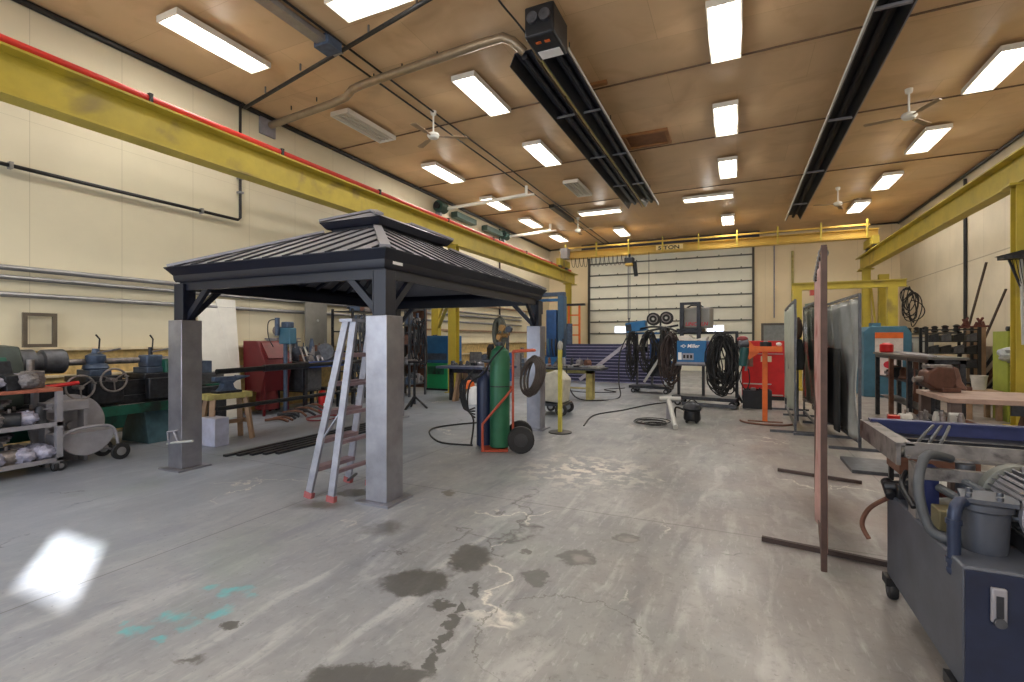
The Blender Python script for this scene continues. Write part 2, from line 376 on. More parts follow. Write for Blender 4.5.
# ------------------------------------------------------------------ ceiling
def ceiling_material():
    m = mat('plywood_ceiling', (214, 180, 138), .5, 0, .1, .45, rust=None)
    nt = m.node_tree; N = nt.nodes; L = nt.links; b = N['Principled BSDF']; src = b.inputs['Base Color'].links[0].from_socket
    tc = N.new('ShaderNodeTexCoord')
    mp = N.new('ShaderNodeMapping'); L.new(tc.outputs['Object'], mp.inputs[0]); mp.inputs['Scale'].default_value = (1, 1, 1)
    br = N.new('ShaderNodeTexBrick'); L.new(mp.outputs[0], br.inputs['Vector'])
    br.inputs['Scale'].default_value = 1; br.inputs['Brick Width'].default_value = 2.44; br.inputs['Row Height'].default_value = 1.22
    br.inputs['Mortar Size'].default_value = .004; br.inputs['Color1'].default_value = (.84, .84, .84, 1); br.inputs['Color2'].default_value = (1, 1, 1, 1)
    br.inputs['Mortar'].default_value = (.62, .58, .52, 1)
    mx = N.new('ShaderNodeMix'); mx.data_type = 'RGBA'; mx.blend_type = 'MULTIPLY'; mx.inputs[0].default_value = .8
    L.new(src, mx.inputs[6]); L.new(br.outputs[0], mx.inputs[7])
    n = N.new('ShaderNodeTexNoise'); n.inputs['Scale'].default_value = .9; n.inputs['Detail'].default_value = 7; n.inputs['Distortion'].default_value = 1.2
    L.new(tc.outputs['Object'], n.inputs['Vector'])
    r = N.new('ShaderNodeValToRGB'); r.color_ramp.elements[0].position = .5; r.color_ramp.elements[1].position = .75
    r.color_ramp.elements[0].color = (0,0,0,1); r.color_ramp.elements[1].color = (.3,.3,.3,1); L.new(n.outputs[0], r.inputs[0])
    m2 = N.new('ShaderNodeMix'); m2.data_type = 'RGBA'; L.new(r.outputs[0], m2.inputs[0]); L.new(mx.outputs[2], m2.inputs[6]); m2.inputs[7].default_value = lin((148, 100, 62))+(1,)
    L.new(m2.outputs[2], b.inputs['Base Color']); return m
struct(MB().box(XL-.2, XR+.2, YF-.2, YB+.2, ZC, ZC+.2).build('ceiling', ceiling_material()))
struct(MB().box(XL-.2, XL, YF, YB, 0, ZC).build('wall_left', WALL))
struct(MB().box(XR, XR+.2, YF, YB, 0, ZC).build('wall_right', WALLR))
DX0, DX1, DZ = -7.34, .66, 6.3
wb = MB(); wb.box(XL-.2, DX0, YB, YB+.2, 0, ZC); wb.box(DX1, XR+.2, YB, YB+.2, 0, ZC); wb.box(DX0, DX1, YB, YB+.2, DZ, ZC)
struct(wb.build('wall_back', WALLB))
# front wall behind the viewer, with one high sun-facing window opening
sx0 = -4.43+.787/.52*5.8; sz = .335/.52*5.8
wins = [(sx0-.26, sx0+.5, sz-.18, sz+.21)]
wf = MB(); a, b_, c_, d_ = wins[0]
wf.box(XL-.2, a, YF-.03, YF, 0, ZC); wf.box(b_, XR+.2, YF-.03, YF, 0, ZC); wf.box(a, b_, YF-.03, YF, 0, c_); wf.box(a, b_, YF-.03, YF, d_, ZC)
struct(wf.build('wall_front', WALLB))
fr = MB(); fr.box(a-.05, b_+.05, YF, YF+.03, c_-.05, c_); fr.box(a-.05, b_+.05, YF, YF+.03, d_, d_+.05); fr.box(a-.05, a, YF, YF+.03, c_, d_); fr.box(b_, b_+.05, YF, YF+.03, c_, d_)
struct(fr.build('window_1', WHITE))
# added area lamps for daylight from behind; the unseen door is a closed slab
o = MB().box(-9.2, -2.2, YF+.005, YF+.05, .1, 4.6).build('door_1', WHITE); struct(o)
lamp('added_daylight_left', 'AREA', (-5.7, YF+.12, 2.6), DAY_W, (.78, .87, 1), 6.8, 4.2, rot=(R(90), 0, 0))
lamp('added_daylight_right', 'AREA', (2.6, YF+.12, 2.8), DAY_W*.25, (.9, .94, 1), 4.4, 3.0, rot=(R(90), 0, 0))  # added fill lamp; the wall has no window here
# trims
struct(MB().box(XL, XL+.05, YF, YB, .05, 1.42).build('trim_1', OSB))
t2 = MB().box(XL, XL+.12, YF, YB, 1.42, 1.47); t2.box(XL, XL+.1, YF, YB, 1.0, 1.04)
struct(t2.build('trim_2', mat('cream_ledge', (206, 192, 160), .6)))
struct(MB().tube([(XL+.04, YF, ZC-.05), (XL+.04, YB, ZC-.05)], .055, 8).build('trim_3', PIPE_BLK))
struct(MB().tube([(XR-.05, YF, ZC-.05), (XR-.05, YB, ZC-.05)], .045, 8).build('trim_4', PIPE_BLK))
struct(MB().box(XL, XR, YB-.05, YB, ZC-.07, ZC).build('trim_5', PIPE_BLK))
# ------------------------------------------------------------------ big sectional door in the back wall
DOORM = mat('door_panel', (222, 220, 204), .55, 0, .06, 1.2)
dr = struct(MB().box(DX0, DX1, YB+.02, YB+.08, 0, DZ).build('door_2', DOORM))
for k in range(1, 10):
    z = k*.632; m_ = MB(); m_.box(DX0, DX1, YB-.03, YB+.02, z-.045, z+.025)
    for j in range(8): m_.box(DX0+.5+j, DX0+.56+j, YB-.02, YB, z-.02, z+.07)
    m_.build('door_seam_and_shade', mat('door_seam_shade_metal', (92, 92, 84), .5, .4), dr)  # strips widened and darkened to include the shadow at each panel seam
for x in (DX0-.06, DX1+.02):
    MB().box(x-.02, x+.08, YB-.14, YB, 0, DZ).build('door_track', mat('dark_track', (70, 66, 60), .5, .4), dr)
def lite(x0, x1):
    z0, z1 = 1.93, 2.27
    f_ = MB(); f_.box(x0-.04, x1+.04, YB-.02, YB+.02, z0-.04, z1+.04)
    o = f_.build('door_window_frame', WHITE, dr); MB().box(x0, x1, YB-.03, YB-.02, z0, z1).build('pane', GLASSY, o)
lite(-5.95, -5.4); lite(-1.35, -1.0); lite(-.95, -.6)
struct(MB().box(DX0-.3, DX1+.3, YB-.6, YB-.02, 6.18, ZC-.01).build('trim_6', mat('header_recess_shade', (44, 48, 62), .6)))  # door track housing, coloured dark for the shaded recess above the door
# grey personnel door
d3 = struct(MB().box(1.15, 2.05, YB-.04, YB, 0, 2.25).build('door_3', mat('grey_door', (128, 132, 132), .5)))
f_ = MB(); f_.box(1.05, 1.15, YB-.06, YB, 0, 2.35); f_.box(2.05, 2.15, YB-.06, YB, 0, 2.35); f_.box(1.15, 2.05, YB-.06, YB, 2.25, 2.35); f_.build('door_frame', mat('dark_door_frame', (84, 80, 74), .5), d3)
MB().ball((1.25, YB-.08, 1.05), .035).build('door_handle', GALV, d3)

# ------------------------------------------------------------------ crane runways, columns, bridge
def i_beam_y(x, y0, y1, z0, z1, w, tf=.03, tw=.02):
    m = MB(); m.box(x-w/2, x+w/2, y0, y1, z0, z0+tf); m.box(x-w*.68, x+w*.68, y0, y1, z1-tf, z1); m.box(x-tw/2, x+tw/2, y0, y1, z0+tf, z1-tf); return m
ZB0, ZB1 = 4.40, 4.95
for x, nm in ((-7.72, 'left'), (4.68, 'right')):
    t = thing('crane_runway_beam', f'long yellow I-beam crane runway carried on columns along the {nm} wall', 'steel beam', (x, 0, ZB0))
    i_beam_y(0, YF+.3, 24.6, 0, ZB1-ZB0, .3 if x < 0 else .26).build('beam', YEL, t)
    MB().box(-.03, .03, YF+.3, 24.6, ZB1-ZB0, ZB1-ZB0+.05).build('rail', mat('worn_rail', (170, 160, 130), .4, .6), t)
    for y in (12.6 if x < 0 else 11.85, 23.6):
        mid = y < 15
        c = thing('crane_column', ('near' if mid else 'far')+f' yellow steel column holding up the {nm} crane runway', 'steel column', (x, y, 0))
        cm = MB(); cm.box(-.13, .13, -.11, -.09, .02, ZB0-.04); cm.box(-.13, .13, .09, .11, .02, ZB0-.04); cm.box(-.01, .01, -.09, .09, .02, ZB0-.04)
        cm.build('shaft', YEL, c); MB().box(-.2, .2, -.2, .2, 0, .02).build('base_plate', YEL, c); MB().box(-.24, .24, -.16, .16, ZB0-.04, ZB0-.003).build('cap_plate', YEL, c)
c = thing('braced_post', 'yellow post tied by a diagonal brace to the near left crane column', 'steel column', (-9.2, 13.9, 0))
MB().box(-.13, .13, -.1, .1, 0, 4.3).build('shaft', YEL, c)
MB().bar((.13, -.05, 2.0), (1.36, -1.2, 2.95), .08).build('brace', YEL, c); MB().bar((.13, -.05, 2.3), (1.36, -1.2, 3.25), .05).build('brace', YEL, c)
c = thing('braced_post', 'yellow wide box column close to the right wall, below the far right runway end', 'steel column', (5.15, 23.2, 0))
MB().box(-.16, .16, -.12, .12, 0, 4.1).build('shaft', YEL, c); MB().bar((-.16, 0, 1.2), (-.4, .1, 3.9), .06).build('brace', YEL, c)
o = MB().tube([(-7.9, YF+.4, ZB1+.2), (-7.9, 24.5, ZB1+.2)], .055, 12)
t = thing('red_sprinkler_pipe', 'long red pipe running on top of the left yellow crane beam', 'pipe', (0, 0, 0))
o.build('pipe', REDPIPE, t)
for y in (2.6, 4.3, 6.6, 9.4, 12.5, 15.5, 18.5, 21.5): MB().box(-7.97, -7.83, y, y+.05, ZB1, ZB1+.27).build('pipe_clamp', BLACK, t)
br = thing('crane_bridge', 'yellow overhead crane bridge lettered 5 TON spanning in front of the big white door', 'crane', (0, 22.8, 0))
m_ = MB(); m_.box(-7.9, 4.9, -.15, .15, 5.47, 5.50); m_.box(-7.9, 4.9, -.15, .15, 5.8, 5.83); m_.box(-7.9, 4.9, -.01, .01, 5.5, 5.8); m_.build('girder', YELG, br)
MB().box(-7.6, 4.6, -.26, -.2, 5.93, 6.0).build('top_rail', YELG, br)
MB().box(-7.6, 4.6, -.26, -.2, 5.52, 5.56).build('lower_rail', YELG, br)
for k in range(9):
    x = -7.5+k*1.5; MB().box(x-.03, x+.03, -.31, -.26, 5.45, 6.16).build('post', YEL, br)
for x in (-7.72, 4.68):
    MB().box(x-.1, x+.1, -.75, .75, 5.14, 5.45).build('end_truck', YEL, br)
    for dy in (-.5, .5): MB().cyl((x-.06, dy, 5.13), (x+.06, dy, 5.13), .12).build('wheel', IRON, br)
MB().box(-7.7, -7.35, -.5, -.1, 5.46, 5.95).build('drive_box', GREYP, br)
text('lettering', '5 TON', .23, LETTER, br, (-2.75, -.17, 5.66), (R(90), 0, 0), sx=1.35)
MB().box(-2.35-.95, -2.35+.2, -.16, -.15, 5.52, 5.79).build('name_plate', mat('pale_yellow_plate', (224, 204, 140), .5), br)
h = thing('chain_hoist', 'yellow and black electric hoist hanging under the crane bridge', 'hoist', (-4.45, 22.5, 0))
MB().box(-.2, .2, -.2, .2, 5.02, 5.3).build('motor_body', BLACK, h, .03); MB().box(-.16, .18, -.22, .1, 4.92, 5.04).build('gearbox', YELG, h, .03)
MB().cyl((0, 0, 5.3), (0, 0, 5.47), .05).build('trolley', BLACK, h); MB().cyl((.22, 0, 5.1), (.3, 0, 4.45), .1, .09).build('chain_bag', BLACK, h)
MB().tube([(-.06, 0, 4.92), (-.06, 0, 2.5)], .02, 6).build('chain', IRON, h); MB().tube([(.02, 0, 4.92), (.02, 0, 2.5)], .015, 6).build('chain', IRON, h)
MB().tube(smooth_path([(-.02, 0, 2.55), (-.02, 0, 2.35), (.08, 0, 2.25), (.12, 0, 2.35)]), .03, 8).build('hook', IRON, h)
t = tag(MB().tube([(-3.6, 22.58, 5.54), (-3.6, 22.58, 2.6)], .012, 6).build('pendant_cable', PIPE_BLK), 'thin dark cable hanging from the crane bridge right of the hoist', 'cable')
fm = MB()
for k in range(14):
    x = -7.2+k*.2; fm.tube(smooth_path([(x, 22.45, 5.45), (x+.05, 22.45, 5.05+.1*random.random()), (x+.15, 22.45, 5.05), (x+.2, 22.45, 5.45)]), .012, 5)
tag(fm.build('festoon_cable', PIPE_BLK), 'looped festoon cable under the left half of the crane bridge', 'cable')
# yellow gantry behind the screens
g = thing('gantry_frame', 'small yellow gantry frame with a red hoist, behind the welding screens', 'gantry', (0, 18, 0))
m_ = MB(); m_.box(1.6, 4.55, -.1, .1, 3.15, 3.18); m_.box(1.6, 4.55, -.1, .1, 3.35, 3.38); m_.box(1.6, 4.55, -.02, .02, 3.18, 3.35); m_.build('beam', YEL, g)
for x in (1.75, 4.2): MB().box(x-.12, x+.12, -.12, .12, 0, 3.15).build('leg', YEL, g)
for x in (1.75, 4.2): MB().box(x-.14, x+.14, -.6, .6, 0, .08).build('foot', YEL, g)
MB().bar((3.2, 0, 2.0), (4.1, 0, 1.3), .08).build('brace', YEL, g)
MB().box(2.1, 2.45, -.12, .12, 2.98, 3.14).build('hoist_trolley', mat('faded_red', (180, 76, 66), .5), g)
MB().lathe([(.02, 0), (.28, .02), (.3, .08), (.05, .14)], (2.25, 0, 2.62)).build('magnet_head', mat('grey_green', (96, 116, 106), .5), g); MB().cyl((2.25, 0, 2.75), (2.25, 0, 3.0), .03).build('hook_chain', IRON, g)
# coil on the right
cm = MB()
for k in range(9):
    cm.tube([(4.5+.03*k+(.12+.03*(k%3))*math.cos(a)+.05*math.sin(2*a+k), 17.8+.02*k, 2.75-.04*k+(.3+.07*(k%4))*math.sin(a)) for a in [2*math.pi*i/24 for i in range(24)]], .014, 5, True)
tag(cm.build('cable_coil', RUB), 'black cable coil hung at the right end of the small yellow gantry', 'cable')

# ------------------------------------------------------------------ pipes
def pipe(name, label, pts, r, m, clamps=(), n=10):
    t = thing(name, label, 'pipe'); MB().tube(pts, r, n).build('pipe', m, t)
    for c in clamps: MB().box(*c).build('pipe_clamp', GALV, t)
    return t
X = XL+.08
pipe('wall_pipe', 'upper of two close grey steel pipes along the left wall', [(X, YF+.1, 2.64), (X, 22, 2.64)], .042, GALV)
pipe('wall_pipe', 'lower of two close grey steel pipes along the left wall', [(X, YF+.1, 2.50), (X, 22, 2.50)], .036, GALV)
pipe('wall_pipe', 'grey steel pipe lowest on the left wall, below the close pair', [(X, YF+.1, 2.25), (X, 22, 2.25)], .042, GALV)
pipe('black_wall_pipe', 'black gas pipe level along the left wall then rising behind the crane beam', [(X, YF+.1, 4.13), (X, 7.0, 4.13), (X, 7.05, 4.18), (X, 7.05, 6.55), (X+.1, 7.05, 6.6)], .03, PIPE_BLK,
     [(X-.05, X+.05, y, y+.04, 4.08, 4.18) for y in (3.4, 6.2)]+[(X-.05, X+.05, 7.0, 7.1, z, z+.04) for z in (4.7, 5.0, 5.8)])
pipe('black_ceiling_pipe', 'black gas pipe crossing below the ceiling from the left wall', [(X+.1, 7.08, 6.52), (-3.2, 5.75, 6.52), (-1.5, 5.3, 6.52)], .035, PIPE_BLK,
     [(x-.012, x+.012, y-.012, y+.012, 6.54, 6.665) for x, y in ((-8.6, 6.85), (-7.3, 6.55), (-5.4, 6.2), (-4.3, 5.98))])
t = pipe('exhaust_duct', 'stepped grey metal exhaust duct running from the left wall to the heater', [(XL+.15, 7.75, 6.42), (-7.5, 7.55, 6.42), (-7.1, 7.5, 6.44), (-6.9, 7.45, 6.52), (-6.6, 7.4, 6.53), (-3.9, 7.2, 6.53), (-3.45, 7.16, 6.5), (-3.3, 7.2, 6.42), (-3.15, 7.34, 6.28)], .075, mat('duct_metal', (150, 134, 112), .4, .6), n=14)
for x, y in ((-8.8, 7.65), (-8.0, 7.6), (-6.3, 7.38), (-5.6, 7.33), (-4.8, 7.28)): MB().cyl((x, y, 6.58), (x, y, 6.665), .012).build('hanger', BLACK, t)
MB().box(XL+.01, XL+.06, 7.55, 7.95, 6.2, 6.64).build('wall_flange', GREYP, t)
for dx, w in ((0, 'left'), (.28, 'right')):
    pipe('ceiling_conduit', f'thin dark conduit running the length of the ceiling, {w} one of a close pair', [(-6.35+dx, YF+.2, 6.6), (-6.35+dx, 25.5, 6.6)], .02, PIPE_BLK)
t = thing('ceiling_track', 'short steel track on the pair of ceiling conduits, nearest the viewer', 'track', (-6.22, 0, 0)); MB().box(-.1, .1, 4.0, 6.4, 6.48, 6.57).build('channel', GALV, t); MB().box(-.16, .16, 6.0, 6.3, 6.44, 6.62).build('bracket', DARKB, t)
t = thing('ceiling_track', 'short steel track on the ceiling conduits near the far end', 'track', (-6.22, 0, 0)); MB().box(-.1, .1, 17.0, 19.5, 6.45, 6.57).build('channel', PIPE_BLK, t)
for k, y in enumerate((9.6, 13.2, 17.4)):
    pipe('ceiling_conduit', ['nearest', 'middle', 'farthest'][k]+' thin brown conduit crossing the whole ceiling', [(XL+.1, y+.3, 6.64), (XR-.1, y-.2, 6.64)], .016, mat('brown_conduit', (96, 72, 50), .6))
pipe('right_wall_conduit', 'dark vertical conduit on the right wall beneath the crane beam', [(XR-.05, 19.4, 1.2), (XR-.05, 19.4, 6.5)], .045, PIPE_BLK)
pipe('back_wall_conduit', 'pair-thin grey conduit standing on the back wall right of the door', [(1.6+2.5*0, YB-.05, 2.6), (1.6, YB-.05, 6.4)], .03, GREYP)
pipe('back_wall_pipe', 'yellowish vertical pipe on the back wall, right of the grey conduit', [(2.35, YB-.06, 2.0), (2.35, YB-.06, 5.7)], .05, WOODY)
pipe('far_left_conduit', 'dark vertical conduit on the left wall beyond the gazebo', [(X, 19.6, 1.5), (X, 19.6, 6.5)], .04, PIPE_BLK)
# ledges on the left wall beyond the gazebo
for k, z in enumerate((1.9, 2.95, 4.0)):
    tag(MB().box(XL+.005, XL+.09, 13.4, 23, z, z+.06).build('wall_rail', WOOD), ['lowest', 'middle', 'highest'][k]+' wooden rail on the far left wall seen under the gazebo roof', 'rail')
# exhaust arms
def arm(y, lab, e=0):
    t = thing('extraction_arm', lab, 'pipe', (0, y, 0)); MB().tube(smooth_path([(XL+.1, .2, 6.22), (-8, .1, 6.24), (-6.1-e, -.2, 6.22)]), .06, 10).build('pipe', WHITE, t)
    MB().tube([(-6.12-e, -.2, 6.2), (-6.12-e, -.2, 6.5)], .05, 8).build('end_hook', WHITE, t); MB().box(-6.6-e, -5.85-e, -.25, -.15, 6.17, 6.22).build('end_bar', WHITE, t)
    t2 = thing('blower_motor', 'green blower motor high on the left wall, '+('nearer one' if y < 16 else 'farther one'), 'motor', (XL+.22, y, 6.25))
    MB().cyl((0, -.2, 0), (0, .25, 0), .2).build('housing', mat('green_black', (44, 70, 62), .5), t2, .02); MB().cyl((0, -.28, 0), (0, -.2, 0), .11).build('inlet', BLACK, t2)
    MB().box(-.2, .02, -.05, .05, -.3, -.15).build('bracket', GREYP, t2)
arm(14.6, 'white pipe arm reaching out from the left wall, nearer the viewer')
arm(19.8, 'white pipe arm reaching out from the left wall, farther back', 1.1)
for y, w in ((15.6, 'nearer'), (18.0, 'farther')):
    tag(MB().box(XL+.02, XL+.3, y, y+1.5, 6.12, 6.34).build('wall_duct_box', mat('dark_green_box', (62, 84, 76), .5), None, .02), f'long dark green box high on the left wall, {w} one', 'box')

# ------------------------------------------------------------------ ceiling lights
def make_light(lit, n=4, Lh=.8):
    t = thing('ceiling_light', '', 'ceiling light')
    m = MB(); m.box(-.23, .23, -Lh, Lh, .07, .1); m.box(-.25, -.23, -Lh, Lh, 0, .1); m.box(.23, .25, -Lh, Lh, 0, .1); m.box(-.25, .25, -Lh-.02, -Lh, 0, .1); m.box(-.25, .25, Lh, Lh+.02, 0, .1)
    m.build('housing', HOUSING, t)
    for k in range(n):
        x = -.17+.34*k/(n-1)
        MB().cyl((x, -Lh+.04, .035), (x, Lh-.04, .035), .022 if lit else .02, n=8).build('tube', TUBE if lit else TUBEOFF, t)
    if lit:
        lamp('lamp_glow', 'AREA', (0, 0, -.02), LIGHT_W, (1, .965, .91), .4, Lh*1.9, parent=t)
        gl = lamp('tube_spill', 'POINT', (0, 0, -.1), SPILL_W, (1, .96, .9), parent=t); gl.data.shadow_soft_size = .12
    return t
lights = [ # u, v, transverse, lit, label
 (218, 47, 0, 1, 'lit fluorescent ceiling light nearest in the left corner of the picture'),
 (380, -2, 1, 1, 'lit fluorescent ceiling light set crosswise at the top edge of the picture'),
 (483, 98, 0, 1, 'lit fluorescent ceiling light between the exhaust duct and the left heater'),
 (365, 129, 0, 0, 'unlit fluorescent ceiling light below the exhaust duct, left side'),
 (444, 175, 0, 1, 'lit fluorescent ceiling light beyond the left white fan'),
 (543, 156, 0, 1, 'lit fluorescent ceiling light just left of the big twin heater'),
 (578, 190, 0, 0, 'unlit fluorescent ceiling light left of the far end of the twin heater'),
 (496, 205, 0, 1, 'lit fluorescent ceiling light beside the tip of the nearer white arm'),
 (531, 224, 0, 1, 'lit fluorescent ceiling light by the far conduit track, left row'),
 (559, 239, 0, 1, 'farthest lit fluorescent ceiling light of the left row'),
 (600, 213, 1, 1, 'lit crosswise ceiling light past the twin heater, left of two'),
 (622, 233, 0, 1, 'lit ceiling light above the left part of the crane bridge'),
 (725, 35, 0, 1, 'nearest lit ceiling light between the two heaters'),
 (726, 122, 0, 1, 'second lit ceiling light of the row between the two heaters'),
 (728, 170, 0, 1, 'third lit ceiling light of the row between the two heaters'),
 (728, 221, 0, 1, 'farthest lit ceiling light of the row between the two heaters'),
 (708, 199, 1, 1, 'lit crosswise ceiling light in the row between the heaters'),
 (997, 72, 0, 1, 'nearest lit ceiling light of the right-hand row'),
 (927, 142, 0, 1, 'second lit ceiling light of the right-hand row'),
 (886, 183, 0, 1, 'third lit ceiling light of the right-hand row'),
 (858, 208, 0, 1, 'farthest lit ceiling light of the right-hand row')]
pl = make_light(True); pu = make_light(False); used = set()
for u, v, tr, lit, lab in lights:
    p = at_z(u, v, 6.5); src = pl if lit else pu
    if src.name in used: o = dup(src, p, R(90)+R(0) if tr else 0, lab)
    else: o = src; o.location = p; o.rotation_euler = (0, 0, R(90) if tr else 0); o['label'] = lab; used.add(src.name)
    o['group'] = 'fluorescent ceiling lights'
# hidden row over the viewer keeps the near floor lit as in the hall
for u, (x, y) in enumerate(((-7.6, 1.2), (-3.6, .2), (.0, 3.6), (3.6, .5), (3.6, 5.2), (-.2, -1.8))):
    o = dup(pl, (x, y, 6.5), 0, ['lit ceiling light above the left side, behind the viewer', 'lit ceiling light overhead left of the viewer', 'lit ceiling light above the viewer', 'lit ceiling light overhead on the right', 'lit ceiling light above the right wall bench', 'lit ceiling light behind the viewer'][u])
# ------------------------------------------------------------------ ceiling fans
def make_fan(rb=.72):
    t = thing('ceiling_fan', '', 'ceiling fan')
    MB().lathe([(.02, 0), (.07, -.02), (.06, -.1), (.02, -.12)], (0, 0, 0)).build('canopy', WHITE, t)
    MB().cyl((0, 0, -.1), (0, 0, -.5), .018, n=8).build('downrod', WHITE, t)
    MB().lathe([(.03, -.48), (.12, -.52), (.14, -.57), (.1, -.62), (.03, -.64)]).build('motor', WHITE, t)
    for k in range(3):
        a = 2*math.pi*k/3+.5; M = Matrix.Rotation(a, 4, 'Z')
        MB().box(.1, .25, -.02, .02, -.59, -.575, M).prism([(.25, -.05), (rb, -.07), (rb+.03, 0), (rb, .07), (.25, .05)], -.59, -.578, 'z', M).build('blade', mat('fan_blade', (150, 128, 104), .5), t)
    return t
fan = make_fan()
for k, (x, y, lab) in enumerate(((-6.1, 9.1, 'white ceiling fan below the near left ceiling'), (3.15, 12.3, 'white ceiling fan nearest on the right, between heater and lights'),
                      (3.05, 19.3, 'white ceiling fan farther back on the right'), (-6.0, 19.6, 'white ceiling fan at the far left near the crane'))):
    if k == 0: fan.location = (x, y, ZC-.01); fan['label'] = lab; fan['group'] = 'ceiling fans'
    else: dup(fan, (x, y, ZC-.01), k*.4, lab)
# ------------------------------------------------------------------ tube heaters
def trough_sec(m, x0, x1, y0, y1, z):
    w = .09
    m.prism([(x0, z), (x0+w, z+.2), (x1-w, z+.2), (x1, z), (x1-.015, z), (x1-w-.01, z+.185), (x0+w+.01, z+.185), (x0+.015, z)], y0, y1, 'y')
t = thing('tube_heater', 'twin dark infrared tube heater slung below the ceiling', 'heater', (0, 0, 0))
for k, (x0, x1) in enumerate(((-3.4, -2.92), (-2.83, -2.4))):
    m = MB(); trough_sec(m, x0, x1, 7.3, 17.0, 6.08); m.build('reflector', HEATR, t)
    MB().tube([((x0+x1)/2, 7.35, 6.22), ((x0+x1)/2, 16.9, 6.22)], .05, 12).build('burner_tube', DARKM, t)
    for y in (9.5, 12, 14.5): MB().box(x0, x1, y, y+.04, 6.13, 6.16).build('strap', GALV, t)
MB().box(-2.4, -2.385, 7.3, 17, 6.1, 6.16).build('edge_strip', LGREY, t); MB().box(-2.88, -2.85, 7.3, 17, 6.1, 6.16).build('edge_strip', WOODY, t)
m = MB(); m.box(-2.86, -2.4, 6.65, 7.3, 6.04, 6.5); bb = m.build('burner_box', BLACK, t, .03)
for x in (-2.72, -2.53): MB().lathe([(.03, 0), (.085, 0), (.085, -.05), (.06, -.05)], (x, 6.65, 6.3), 'y').build('air_inlet', IRON, bb)
MB().box(-2.8, -2.45, 7.05, 7.25, 6.03, 6.04).build('data_label', PAPER, bb); MB().box(-2.74, -2.66, 6.8, 6.85, 6.03, 6.04).build('warning_label', ORANGE, bb); MB().box(-2.6, -2.52, 6.8, 6.85, 6.03, 6.04).build('warning_label', ORANGE, bb)
for y in (8, 11, 14, 16.5): MB().cyl((-3.1, y, 6.3), (-3.1, y, ZC), .01, n=6).build('hanger', BLACK, t); MB().cyl((-2.6, y, 6.3), (-2.6, y, ZC), .01, n=6).build('hanger', BLACK, t)
MB().tube(smooth_path([(-3.1, 5.8, 6.5), (-3.0, 6.1, 6.3), (-2.9, 6.5, 6.2), (-2.87, 7.2, 6.2)]), .015, 6).build('gas_hose', BLACK, t)
t = thing('tube_heater', 'single dark infrared tube heater with a pale edge, right part of the ceiling', 'heater', (0, 0, 0))
m = MB(); trough_sec(m, 1.7, 2.17, 1.5, 21.3, 6.12); m.build('reflector', mat('dark_reflector', (34, 34, 38), .6, .3), t)  # trough in one even near-black colour
MB().tube([(1.93, 1.6, 6.22), (1.93, 21.2, 6.22)], .05, 12).build('burner_tube', mat('dark_tube', (30, 26, 26), .8), t)  # tube in a dark matt colour
MB().box(1.67, 1.7, 1.5, 21.3, 6.1, 6.17).build('edge_strip', LGREY, t); MB().box(2.17, 2.185, 1.5, 21.3, 6.1, 6.15).build('edge_strip', GREYP, t)
for y in (5.5, 8.2, 12, 15.5, 19): MB().box(1.7, 2.17, y, y+.05, 6.13, 6.17).build('strap', GREYP, t); MB().cyl((1.93, y, 6.3), (1.93, y, ZC), .01, n=6).build('hanger', BLACK, t)
# ceiling hatch and stub
p = at_z(647, 141, 6.6)
t = thing('ceiling_hatch', 'wooden framed hatch in the ceiling right of the twin heater', 'hatch', (p.x, p.y, ZC))
m = MB(); m.box(-.55, .55, -.45, -.37, -.06, 0); m.box(-.55, .55, .37, .45, -.06, 0); m.box(-.55, -.47, -.37, .37, -.06, 0); m.box(.47, .55, -.37, .37, -.06, 0); m.build('frame', mat('hatch_wood', (150, 104, 62), .6), t)
MB().box(-.47, .47, -.37, .37, -.02, 0).build('cover', mat('hatch_cover', (128, 84, 50), .6), t)
p = at_z(607, 84, 6.6); tag(MB().box(p.x-.6, p.x, p.y-.05, p.y+.05, ZC-.06, ZC).build('ceiling_batten', mat('hatch_wood', (150, 104, 62), .6)), 'short wooden batten on the ceiling beside the twin heater', 'batten')

# ------------------------------------------------------------------ gazebo
G = thing('gazebo', 'black hardtop gazebo with tiered ribbed metal roof on square grey steel columns', 'gazebo', (-4.75, 5.97, 0), R(1.0))
PX, PY = 1.53, 2.11
for sx_ in (-1, 1):
    for sy_ in (-1, 1):
        x, y = sx_*PX, sy_*PY
        col = MB().box(x-.128, x+.128, y-.128, y+.128, .02, 1.83).build('column', RAWST, G, .006)
        m = MB(); m.box(x-.2, x+.2, y-.2, y+.2, 0, .02); m.build('base_plate', RAWST, col)
        m = MB(); m.box(x-.08, x+.08, y-.08, y+.08, 1.83, 2.28); m.box(x-.085, x-.07, y-.085, y-.07, 1.83, 2.28); m.build('post', NAVY, G, .004)
        MB().bar((x-sx_*.06, y, 1.86), (x-sx_*.5, y, 2.29), .07, .05, up=(0,1,0)).build('brace', NAVY, G)
        MB().bar((x, y-sy_*.06, 1.86), (x, y-sy_*.5, 2.29), .07, .05, up=(1,0,0)).build('brace', NAVY, G)
EX, EY = 1.68, 2.28
def ring(m, x, y, w, z0, z1):
    m.box(-x, x, -y, -y+w, z0, z1); m.box(-x, x, y-w, y, z0, z1); m.box(-x, -x+w, -y+w, y-w, z0, z1); m.box(x-w, x, -y+w, y-w, z0, z1); return m
ring(MB(), PX+.04, PY+.04, .08, 2.2, 2.34).build('header_beam', NAVY, G)
m = MB()   # flared gutter fascia, an S-profile lofted round the rectangle
prof = [(0, 2.30), (.015, 2.33), (.02, 2.38), (.05, 2.42), (.09, 2.47), (.09, 2.48), (.02, 2.48)]
vs = []; 
for d, z in prof:
    for sx_, sy_ in ((-1,-1),(1,-1),(1,1),(-1,1)): vs.append((sx_*(EX-.09+d), sy_*(EY-.09+d), z))
